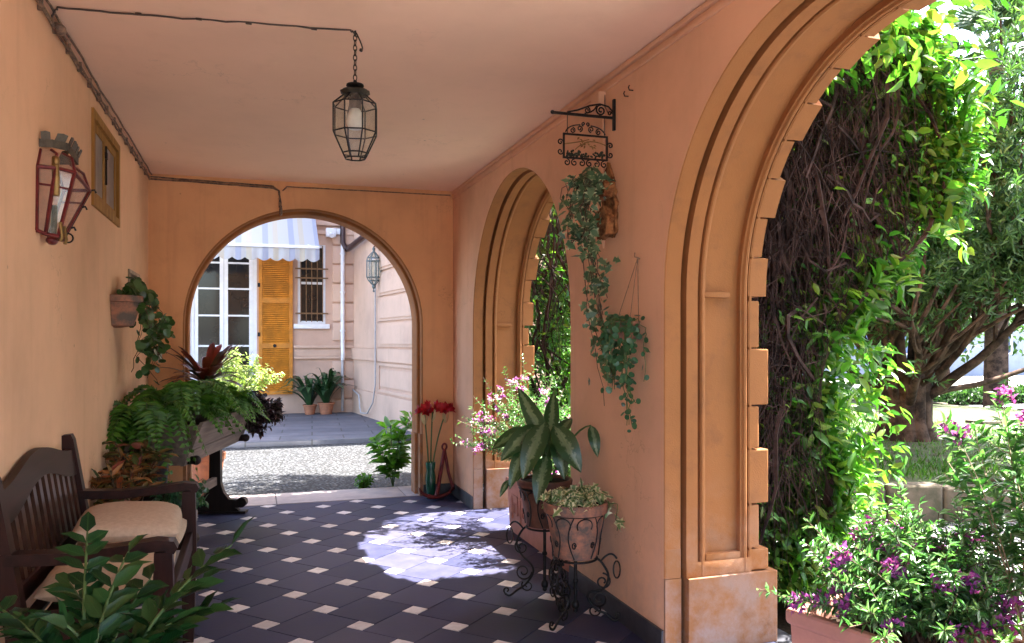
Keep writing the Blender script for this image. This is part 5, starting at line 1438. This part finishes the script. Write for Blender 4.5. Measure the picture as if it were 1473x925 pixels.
# cork planter + ivy
ck = empty('cork_planter', (XR, 4.02, 2.05), 'rough cork bark wall planter trailing variegated ivy on pier', 'planter')
def bark(ol, x0, d, name):
    bm = bmesh.new(); mb = MB(); mb.prism(ol, (x0, 0, 0), (0, 1, 0), (0, 0, 1), (1, 0, 0), d)
    o = mb.build(name, M['cork'], ck)
    s = o.modifiers.new('sub', 'SUBSURF'); s.subdivision_type = 'SIMPLE'; s.levels = 4; s.render_levels = 4
    t = bpy.data.textures.get('barkclouds') or bpy.data.textures.new('barkclouds', 'CLOUDS'); t.noise_scale = .035
    d_ = o.modifiers.new('rough', 'DISPLACE'); d_.texture = t; d_.strength = .022; d_.texture_coords = 'GLOBAL'; bm.free(); return o
bark([(3.92, 2.09), (3.95, 2.06), (4.06, 2.08), (4.10, 2.18), (4.08, 2.30), (4.05, 2.45), (4.01, 2.48), (3.96, 2.40), (3.91, 2.25)], XR - .022, .018, 'back_slab')
bark([(3.93, 2.28), (4.05, 2.27), (4.09, 2.36), (4.06, 2.41), (3.96, 2.40), (3.91, 2.34)], XR - .085, .055, 'bark_pocket')
bark([(3.92, 2.08), (4.03, 2.06), (4.09, 2.14), (4.06, 2.21), (3.95, 2.23), (3.90, 2.16)], XR - .075, .045, 'lower_pocket')
tr = []
for i in range(11):
    zl = random.choice([1.12, 1.3, 1.5, 1.6, 1.75, 1.85]) + random.uniform(-.05, .05); y = random.uniform(3.88, 4.0); x = XR - random.uniform(.08, .17)
    tr.append(([(x, y, 2.37), (x - .04, y, 2.36), (x - .05 - random.uniform(0, .04), y - .01, 2.2), (x - .03, y - .02, (2.2 + zl) / 2), (XR - .05 + random.uniform(-.05, .03), 3.95 + random.gauss(0, .03), zl)], int(9 + 21 * (2.2 - zl))))
for i in range(6):
    tr.append(([(XR - .08, 4.0, 2.36), (XR - .15, 3.99, 2.36 + random.uniform(-.03, .06)), (XR - .20 - random.uniform(0, .12), 3.95, 2.28 + random.uniform(-.12, .06)), (XR - .24 - random.uniform(0, .08), 3.93, 2.2 + random.uniform(-.2, .05))], 15))
for i in range(3): tr.append(([(XR - .10, 3.98, 2.15), (XR - .2, 3.95, 2.06), (XR - .27, 3.92, 2.02 + random.uniform(-.05, .03))], 10))
trailing(ck, tr, M['ivy'], IVY, .062, .052, 0, M['woodstem'], jit=.026, face=(-.8, -.6, .3)); settle(ck)
hb_ = empty('hanging_ivy_pot', (XR - .08, 3.67, 1.5), 'small green trailing plant hanging by string from wall hook', 'planter')
mb = MB(); mb.lathe([(.045, 0), (.06, .01), (.075, .08), (.08, .085), (.08, .10), (.07, .10), (0, .09)], (XR - .085, 3.67, 1.50), 20); mb.build('pot', M['terra_pale'], hb_, smooth=40)
mb = MB()
for sy in (-.075, 0, .075): mb.tube([(XR - .012, 3.67, 1.925), (XR - .085 + (.078 if sy == 0 else -.01), 3.67 + sy, 1.595)], .0018, 5)
mb.tube([(XR + .004, 3.67, 1.92), (XR - .03, 3.67, 1.93), (XR - .028, 3.67, 1.95)], .004, 6); mb.build('string', M['cable'], hb_)
tr = []
for i in range(24):
    a = random.uniform(PI * .4, PI * 1.7); c = Vector((XR - .085, 3.67, 1.585)); u = Vector((math.cos(a), math.sin(a) * 1.1, 0)); zl = random.choice([1.5, 1.45, 1.38, 1.3, 1.25])
    tr.append(([c, c + u * .075 + Vector((0, 0, .03)), c + u * .11 + Vector((0, 0, -.05)), Vector((c.x + u.x * .10, c.y + u.y * .10, zl))], 13))
for i in range(5): tr.append(([(XR - .10, 3.64, 1.5), (XR - .10, 3.62 + random.uniform(-.03, .03), 1.3), (XR - .09, 3.60 + random.uniform(-.05, .04), random.uniform(1.05, 1.2))], 11))
trailing(hb_, tr, M['smallgreen'], ROUND, .036, .030, 0, M['stem'], jit=.016, face=(-.7, -.7, .4)); settle(hb_)

# ------------------------------------------------------------------ cables along the ceiling
def wavy(pts, n, amp, seed):
    r = random.Random(seed); o = []
    for i in range(len(pts) - 1):
        a, b = Vector(pts[i]), Vector(pts[i + 1])
        for q in range(n): o.append(a.lerp(b, q / n) + Vector((r.gauss(0, amp), r.gauss(0, amp), r.gauss(0, amp))))
    o.append(Vector(pts[-1])); return o
mb = MB()
for k, (dx, dz) in enumerate(((.012, .035), (.014, .058), (.03, .012))):
    mb.tube(wavy([(XL + dx, 1.6, ZC - dz), (XL + dx, YB - .02, ZC - dz)], 44, .0028, k), .0055, 6)
for y in np.arange(2.2, 7.5, .27):
    mb.box(XL + .001, XL + .022, y, y + .012, ZC - .072, ZC - .022); 
mb.blob((XL + .03, 4.10, ZC - .05), .026, 2, (1, 1.8, 1)); mb.tube(wavy([(XL + .02, 4.03, ZC - .03), (XL + .05, 4.14, ZC - .075), (XL + .03, 4.26, ZC - .05)], 4, .006, 5), .006, 6)
tag(mb.build('electric_cable', M['cable'], smooth=80), 'bundle of old cables clipped along the side wall and ceiling corner', 'cable')
mb = MB()
for k, dz in enumerate((.030, .048)):
    mb.tube(wavy([(XL + .02, YB - .012, ZC - dz), (.18, YB - .012, ZC - dz - .02), (.24, YB - .012, ZC - dz - .06 + .02 * k), (.245 + .018 * k, YB - .012, 2.70)], 10, .0016, 9 + k), .007, 6)
mb.tube([(.255, YB - .012, 2.72), (.255, YB - .02, 2.68), (.255, YB + .02, 2.665)], .014, 6)
mb.tube(wavy([(.27, YB - .010, ZC - .09), (.31, YB - .010, ZC - .048), (XR - .03, YB - .010, ZC - .040)], 12, .001, 15), .006, 6)
tag(mb.build('electric_cable', M['cable'], smooth=80), 'painted cable running above the archway and down to its crown', 'cable')
mb = MB()
mb.tube(wavy([(XL + .02, 3.99, ZC - .035), (XL + .05, 3.95, ZC - .006), (-.3, 3.91, ZC - .005), (pc[0] - .02, 3.82, ZC - .005), (pc[0], 3.83, ZC - .012)], 12, .0018, 21), .0042, 6)
for t in (.25, .45, .62, .85):
    p = Vector((XL + .06, 3.94, ZC - .005)).lerp(Vector((pc[0], 3.83, ZC - .005)), t); mb.tube([p + Vector((-.01, .006, 0)), p + Vector((.014, -.004, -.004))], .006, 5)
tag(mb.build('electric_cable', M['cable_dark'], smooth=80), 'thin dark cable crossing the ceiling to the hanging lantern', 'cable')
# far wall lantern
fl_l = empty('wall_lantern', (2.15, 14.8, 2.6), 'slender verdigris lantern hanging on the pink wing wall across yard', 'lantern')
c = (2.14, 14.8, 0); rg = polyframe([(.03, 3.14), (.115, 3.04), (.13, 2.98), (.13, 2.68), (.10, 2.62), (.03, 2.54)], 6, c)
mb = MB()
for i, q in enumerate(rg):
    mb.tube(q, .009, 5, closed=True)
    if i:
        for j in range(6): mb.tube([rg[i - 1][j], q[j]], .009, 5)
mb.lathe([(.012, 3.24), (.03, 3.20), (.02, 3.17), (.03, 3.14)], c, 10); mb.lathe([(.0, 2.40), (.02, 2.42), (.01, 2.46), (.035, 2.50), (.03, 2.54)], c, 10)
mb.build('frame', plain('verdigris', (.12, .15, .15), .6, .4, .3, 20, .1), fl_l)
mb = MB()
for i in range(1, 6):
    for j in range(6):
        k = (j + 1) % 6; mb.add([rg[i - 1][j][:], rg[i - 1][k][:], rg[i][k][:], rg[i][j][:]], [(0, 1, 2, 3)])
mb.build('glass_panes', M['glass'], fl_l)
mb = MB(); mb.tube([(2.31, 14.8, 3.12), (2.22, 14.8, 3.30), (2.14, 14.8, 3.24)], .014, 6); mb.tube([(2.31, 14.8, 3.05), (2.25, 14.8, 3.15), (2.22, 14.8, 3.28)], .01, 6); mb.build('bracket', M['iron'], fl_l); settle(fl_l)
# ------------------------------------------------------------------ vines on the arcade piers
def interp(tab, z):
    return np.interp(z, [a for a, _ in tab], [b for _, b in tab])
def vine(prof, y0, y1, ztop, label, n_leaf, n_twig, bulge=.0, over=None):
    r_ = empty('climbing_vine', (XF + .5, (y0 + y1) / 2, G), label, 'vine', 'vines on the garden side of the arcade')
    tw = MB()
    # main woody stems
    for i in range(7):
        y = random.uniform(y0 + .1, y1 - .1); x = XF + random.uniform(.25, .6)
        pts = [Vector((x, y, G))]
        for z in np.arange(.3, ztop, .3): pts.append(Vector((x + random.gauss(0, .07) + .1, y + random.gauss(0, .07), z)))
        tw.tube(pts, [.03 - .02 * q / len(pts) for q in range(len(pts))], 6)
    for i in range(n_twig):
        z1 = random.uniform(.9, ztop - .1) if random.random() < .7 else random.uniform(2.2, ztop - .1)
        xo = interp(prof, z1); f = random.random() ** 1.2
        x = XF + .18 + (xo - XF - .35) * f; y = y0 + (y1 - y0) * random.random() ** 1.3
        l = random.uniform(.35, 1.3); k = 7
        p = Vector((x, y, z1)); pts = [p.copy()]; d = Vector((random.gauss(0, .5), random.gauss(0, .4), -1 + random.gauss(0, .5))).normalized()
        for q in range(k - 1):
            kk = 1.0 if i % 3 == 0 else .5; d = (d + Vector((random.gauss(0, .5 * kk), random.gauss(0, .45 * kk), random.gauss(-.05 if i % 3 == 0 else -.28, .45 * kk)))).normalized(); p = p + d * l / k
            xm = interp(prof, p.z) - .12
            p.x = min(max(p.x, XF + .14), xm); p.y = min(max(p.y, y0), y1); p.z = max(p.z, G + .02); pts.append(p.copy())
        r0 = random.choice([.0014, .0018, .0022, .0026, .003, .004, .006, .010, .015]) if i % 4 == 0 else random.choice([.0014, .0018, .0024, .003])
        tw.tube(pts, [r0 * (1 - .5 * q / (k - 1)) for q in range(k)], 4, cap=False)
    tw.build('stems', M['twig'], r_, fixn=False)
    # leaves: outer shell and a thinner scatter lower down / inside
    n = n_leaf
    z = rng.uniform(.05, ztop, n) ** 1.0
    xo = interp(prof, z)
    dep = rng.exponential(.16, n)
    x = xo - dep + rng.normal(0, .04, n)
    lo = z < 1.5
    x = np.where(lo & (rng.random(n) < .45), rng.uniform(XF + .5, 3.5, n), x)
    y = y0 + (y1 - y0) * rng.random(n)
    # clumps
    m = np.sin(x * 7 + z * 5) * np.sin(y * 6 - z * 4 + 1) + np.sin(z * 9 + y * 3)
    keep = (x > XF + .22) & (m > -1.05)
    bul = bulge * np.exp(-((z - 2.7) / 1.0) ** 2) * np.clip((x - XF - .7) / 1.0, 0, 1)
    y = y - bul * rng.random(n)
    P = np.stack([x, y, z], 1)[keep]; k = len(P)
    D = np.stack([rng.normal(.45, .5, k), rng.normal(-.15, .6, k), rng.normal(-.35, .45, k)], 1)
    N = np.stack([rng.normal(.5, .45, k), rng.normal(-.15, .5, k), rng.normal(.6, .4, k)], 1)
    L = np.where(rng.random(k) < .2, rng.uniform(.08, .125, k), rng.uniform(.03, .085, k)); lf = MB()
    scatter(lf, P, D, N, L, L * rng.uniform(.36, .46, k))
    if over:      # extra leaves above the arch, added to shade its stones
        k = int(2600 * (over[1] - over[0])); P = np.stack([XF + .06 + rng.exponential(over[2], k), rng.uniform(over[0], over[1], k), rng.uniform(2.98, 3.75, k)], 1)
        P[:, 2] += .12 * np.sin(P[:, 1] * 5) + .05 * np.sin(P[:, 1] * 17)
        L = rng.uniform(.06, .13, k); scatter(lf, P, np.stack([rng.normal(.4, .5, k), rng.normal(0, .6, k), rng.normal(-.4, .45, k)], 1), np.stack([rng.normal(.6, .4, k), rng.normal(0, .5, k), rng.normal(.6, .4, k)], 1), L, L * .42)
    # sprigs sticking out
    for i in range(n_leaf // 90):
        zz = random.uniform(.4, ztop - .25); xx = interp(prof, zz) - .14; yy = random.uniform(y0 - bulge * .6, y1)
        p = Vector((xx, yy, zz)); d = Vector((.8, random.gauss(-.1, .5), random.gauss(.25, .5))).normalized(); l = random.uniform(.10, .24)
        pts = [p, p + d * l * .5 + Vector((0, 0, .02)), p + d * l]
        leaves_along(lf, pts, 9, .115, .045, LEAF8, .1, .6)
    lf.build('foliage', M['vineleaf'], r_, smooth=180, fixn=False)
    settle(r_)
NEAR = [(0, 2.98), (.37, 3.08), (.64, 3.16), (1.22, 3.02), (1.46, 3.08), (1.75, 3.32), (2.1, 3.76), (2.4, 3.90), (2.8, 3.92), (3.15, 3.74), (3.45, 3.42), (3.75, 3.0), (3.9, 2.8)]
vine(NEAR, 3.58, 4.95, 3.75, 'big climbing vine with tangled brown stems on the near pier', 40000, 4600, .22, (3.05, 3.6, .30))
FAR = [(0, 2.95), (.6, 3.10), (1.4, 3.15), (2.2, 3.35), (2.8, 3.45), (3.4, 3.2), (3.8, 2.9)]
vine(FAR, 6.95, 9.4, 3.5, 'green climbing vine seen through the far arch', 15000, 600, .12, (6.3, 7.0, .2))
vine([(0, 3.0), (1.5, 3.2), (2.6, 3.8), (3.4, 3.5), (3.8, 3.0)], .15, 1.25, 3.7, 'climbing vine on the pier nearest the camera', 7000, 300, .1)  # out of view; added to keep sky light off the near arch moulding

# ------------------------------------------------------------------ trees
def limb(mb, p, d, l, r, k, wob=.12, up=.05, n=7):
    pts = [Vector(p)]; d = Vector(d).normalized()
    for i in range(k):
        d = (d + Vector((random.gauss(0, wob), random.gauss(0, wob), random.gauss(up, wob)))).normalized(); pts.append(pts[-1] + d * l / k)
    mb.tube(pts, [r * (1 - .72 * i / k) for i in range(k + 1)], n); return pts, d
def yew(c, label):
    r_ = empty('yew_tree', c, label, 'tree'); c = Vector(c); tr = MB(); tips = []
    # fluted bole made of fused stems
    for i in range(11):
        a = 2 * PI * i / 11; o = Vector((math.cos(a) * .17, math.sin(a) * .17, 0))
        tr.tube([c + o * 1.5 + Vector((0, 0, -.1)), c + o * 1.05 + Vector((0, 0, .25)), c + o * 1.1 + Vector((0, 0, .62)), c + o * 1.4 + Vector((0, 0, .9))], [.16, .12, .115, .08], 9)
    for i in range(34):
        a = 2 * PI * i / 34 * 1.0 + random.uniform(-.15, .15); e = random.choice([.45, .7, .95, 1.15, 1.3])
        d = Vector((math.cos(a) * math.cos(e), math.sin(a) * math.cos(e), math.sin(e)))
        p = c + Vector((math.cos(a) * .16, math.sin(a) * .16, random.uniform(.4, .85)))
        pts, dd = limb(tr, p, d, random.uniform(1.9, 2.9) * (.6 if d.x < -.25 else 1), random.uniform(.04, .078), 8, .07, .05)
        for j in (4, 5, 6, 7, 8):
            for q in range(2):
                sd = ((pts[j] - pts[j - 1]).normalized() + Vector(rdir(1)[0]) * .75 + Vector((0, 0, .25))).normalized()
                sp, _ = limb(tr, pts[j], sd, random.uniform(.7, 1.6), .028, 5, .12, .06, 5); tips.append(sp)
    # long low limb to the right, hanging over the path
    sp, _ = limb(tr, c + Vector((.15, -.1, .55)), Vector((.95, -.3, .18)), 3.2, .04, 9, .05, .04); tips.append(sp)
    tr.build('trunk', M['bark'], r_, smooth=70, fixn=False)
    lf = MB(); PP = []; DD = []; NN = []
    for sp in tips:
        for j in range(1, len(sp)):
            for q in range(6):
                b0 = sp[j] + Vector(rdir(1)[0]) * random.uniform(0, .32)
                if b0.z < c.z + 1.75 and random.random() < .93: continue
                d = (Vector(rdir(1)[0]) + Vector((0, 0, .55))).normalized(); l = random.uniform(.18, .40)
                for w in range(22):
                    t = random.random(); p = b0 + d * l * t
                    PP.append(p[:]); DD.append((d * .75 + Vector(rdir(1)[0]) * .7)[:]); NN.append(rdir(1)[0])
    k = len(PP); print('yew leaves', k)
    scatter(lf, PP, DD, NN, rng.uniform(.06, .13, k), rng.uniform(.018, .032, k), LEAF4)
    lf.build('crown', M['yew'], r_, fixn=False); settle(r_)
yew((7.55, 7.75, .28), 'spreading multi stemmed yew on the raised lawn')
def tree(c, h, R_, label, mat, nleaf=9000, ls=.2, group='trees at the back of the garden', name='garden_tree', zlow=.25):
    r_ = empty(name, c, label, 'tree', group); c = Vector(c); tr = MB()
    pts, _ = limb(tr, c - Vector((0, 0, .2)), (0, 0, 1), h * .55, h * .03, 6, .05, .2, 10); cl_ = []
    for i in range(16):
        j = random.randint(2, 6); a = random.uniform(0, 2 * PI); d = Vector((math.cos(a), math.sin(a), random.uniform(.1, 1.2)))
        sp, _ = limb(tr, pts[j], d, R_ * random.uniform(.6, 1.0), h * .011, 5, .12, .08, 6); cl_ += sp[2:]
    tr.build('trunk', M['bark'], r_, smooth=70, fixn=False)
    cen = np.array([[c.x, c.y, c.z + h * .6]]); nc = 70
    d = rdir(nc) * (rng.random((nc, 1)) ** .4) * np.array([[R_, R_, h * .42]]); cc = cen + d
    cc = np.concatenate([cc, np.array([q[:] for q in cl_])]); k = nleaf
    idx = rng.integers(0, len(cc), k); P = cc[idx] + rng.normal(0, R_ * .11, (k, 3)); P = P[P[:, 2] > c.z + h * zlow * .5]; k = len(P)
    lf = MB(); scatter(lf, P, rdir(k) + np.array([[0, 0, -.3]]), rdir(k) + np.array([[0, 0, .5]]), rng.uniform(.6, 1.2, k) * ls, rng.uniform(.4, .7, k) * ls, LEAF4)
    lf.build('crown', mat, r_, fixn=False); settle(r_)
tree((12.6, 13.5, 0), 8.0, 2.6, 'tall dark conifer like tree behind the yew below the palm', M['yew'], 16000, .16)
tree((17.5, 11.5, 0), 6.2, 2.8, 'bushy green tree at the right behind the yew', M['bgleaf'], 12000, .18)
tree((3.6, 8.85, 0), 7.6, 1.0, 'slim young tree just outside the far corner of the arcade', M['bgleaf'], 7000, .11, zlow=.5)  # added for the shadow it throws on the near yard gravel
tree((20, 19, 0), 7.0, 3.6, 'distant broad tree beyond the path', M['bgleaf'], 9000, .26)
tree((24, 12, 0), 7.2, 3.8, 'distant tall tree at the right edge of the garden', M['bgleaf'], 9000, .3)
tree((9.5, 22, 0), 9.0, 3.4, 'distant dark tree behind the climbing vine', M['bgleaf'], 9000, .26)
tree((15, 26, 0), 10, 4.0, 'farthest tall tree in the middle of the garden', M['bgleaf'], 8000, .3)
tree((7.2, -2.2, 0), 7.5, 3.2, 'leafy tree outside the near arch, behind the camera', M['bgleaf'], 12000, .2)  # out of frame, added to cut the sky light on the arch moulding
tree((13.5, 1.6, 0), 7.0, 2.6, 'leafy tree at the right of the near arch', M['bgleaf'], 9000, .2)  # second out-of-frame sky blocker added for the arch moulding
# palm
pr = empty('palm_tree', (14.6, 12.6, 0), 'palm with a fan of spiky fronds rising over the trees', 'tree'); c = Vector((14.6, 12.6, 7.4)); mb = MB()
mb.tube([(14.6, 12.6, -.1), (14.65, 12.6, 3.5), c[:]], [.24, .2, .17], 10); mb.build('trunk', M['bark'], pr, smooth=60); mb = MB()
for i in range(34):
    a = i * 2.4; e = random.uniform(-.5, 1.3); d = Vector((math.cos(a) * math.cos(e), math.sin(a) * math.cos(e), math.sin(e))); q0 = c + d * .75
    o1 = d.orthogonal().normalized(); side = d.cross(Vector((0, 0, 1))).normalized()
    mb.tube([c, q0], .015, 4)
    for k in range(17):
        t = (k - 8) / 8 * 1.25; dd = (d * math.cos(t) + side * math.sin(t)).normalized()
        scatter(mb, [q0[:]], [(dd - Vector((0, 0, .12)))[:]], [(side.cross(d))[:]], .62, .035, LEAF4)
mb.build('fronds', M['palm'], pr, fixn=False); settle(pr)
# low wall, hedge, and far house
mb = MB()
for i in range(22):
    a = i * .52; mb.box(9.9 + a + .006, 9.9 + a + .512, 8.75 - .05 * i, 9.05 - .05 * i + random.uniform(-.02, .02), G - .1, .36 + random.uniform(-.02, .02), 0, .02)
tag(mb.build('low_wall', M['rubble'], smooth=50), 'low rough stone wall beyond the raised lawn', 'wall')
hr = empty('clipped_hedge', (18, 15.6, 0), 'long low clipped hedge in front of the far house', 'hedge')
k = 26000; P = np.stack([rng.uniform(9, 34, k), rng.uniform(15.0, 16.2, k), rng.uniform(0, 1, k) ** .6 * .34 - .05], 1)
lf = MB(); scatter(lf, P, rdir(k), rdir(k) + np.array([[0, 0, .6]]), rng.uniform(.10, .18, k), .06, LEAF4); lf.build('foliage', M['bgleaf'], hr, fixn=False)
mb = MB(); mb.box(9.2, 33.8, 15.2, 16.0, G, .2); mb.build('core', M['soil'], hr); settle(hr)
fh = empty('garden_house', (24, 29, 0), 'blue grey house with blue windows behind the garden trees', 'house')
fp = lambda a, z, d: (a, 28 + d, z)
holes = [(14 + i * 2.6, 15.3 + i * 2.6, .9 + 3 * j, 2.5 + 3 * j) for i in range(9) for j in range(2)]
mb = MB(); cellwall(mb, fp, 12, 40, G, 6.6, holes, .2); mb.box(12, 40, 28.21, 36, G, 6.6); mb.build('wall', M['bluewall'], fh)
for h in holes:
    mb = MB(); rect_frame(mb, fp, h[0], h[1], h[2], h[3], .07, .02, .1); w_ = mb.build('window', M['white'], fh)
    mb = MB(); barq(mb, fp, h[0] + .06, h[1] - .06, h[2] + .06, h[3] - .06, .12, .14); mb.build('pane', M['bluepane'], w_)
mb = MB(); mb.add([(11.6, 27.5, 6.55), (40.4, 27.5, 6.55), (40.4, 32, 8.6), (11.6, 32, 8.6), (40.4, 36.5, 6.55), (11.6, 36.5, 6.55)], [(0, 1, 2, 3), (3, 2, 4, 5), (0, 3, 5), (1, 4, 2)]); mb.build('roof', M['terra'], fh); settle(fh)

# ------------------------------------------------------------------ camera, light, render
cam = bpy.data.cameras.new('camera'); co = bpy.data.objects.new('camera', cam); COL.objects.link(co); sc.camera = co
co.location = (0, 0, 1.5); co.rotation_euler = (R(90), 0, R(-18.04))
cam.sensor_width = 36; cam.lens = 36 * 1150 / 1473; cam.shift_y = 28.5 / 1473; cam.shift_x = 0; cam.clip_start = .05; cam.clip_end = 1000
EL = R(59); travel = Vector((-math.cos(EL), -.02 * math.cos(EL), -math.sin(EL))).normalized()
sl = bpy.data.lights.new('sun', 'SUN'); sl.energy = 5.0; sl.angle = R(.53); sl.color = (1, .95, .87)
so = bpy.data.objects.new('sun', sl); COL.objects.link(so); so.rotation_euler = travel.to_track_quat('-Z', 'Y').to_euler(); so.location = (10, 0, 15)
w = bpy.data.worlds.new('World'); sc.world = w; w.use_nodes = True
nt = w.node_tree; bg = nt.nodes['Background']; sky = nt.nodes.new('ShaderNodeTexSky'); sky.sky_type = 'NISHITA'; sky.sun_disc = False
sky.sun_elevation = EL; sky.sun_rotation = math.atan2(-travel.x, -travel.y); sky.air_density = 1.0; sky.dust_density = 2.5
nt.links.new(sky.outputs[0], bg.inputs[0]); bg.inputs[1].default_value = .12
sc.view_settings.view_transform = 'Standard'; sc.view_settings.look = 'None'; sc.view_settings.exposure = 3.62; sc.view_settings.gamma = 1
sc.render.engine = 'CYCLES'
cy = sc.cycles; cy.max_bounces = 14; cy.diffuse_bounces = 8; cy.glossy_bounces = 3; cy.transmission_bounces = 6; cy.transparent_max_bounces = 12
cy.use_denoising = True; cy.sample_clamp_indirect = 8; cy.caustics_reflective = False; cy.caustics_refractive = False
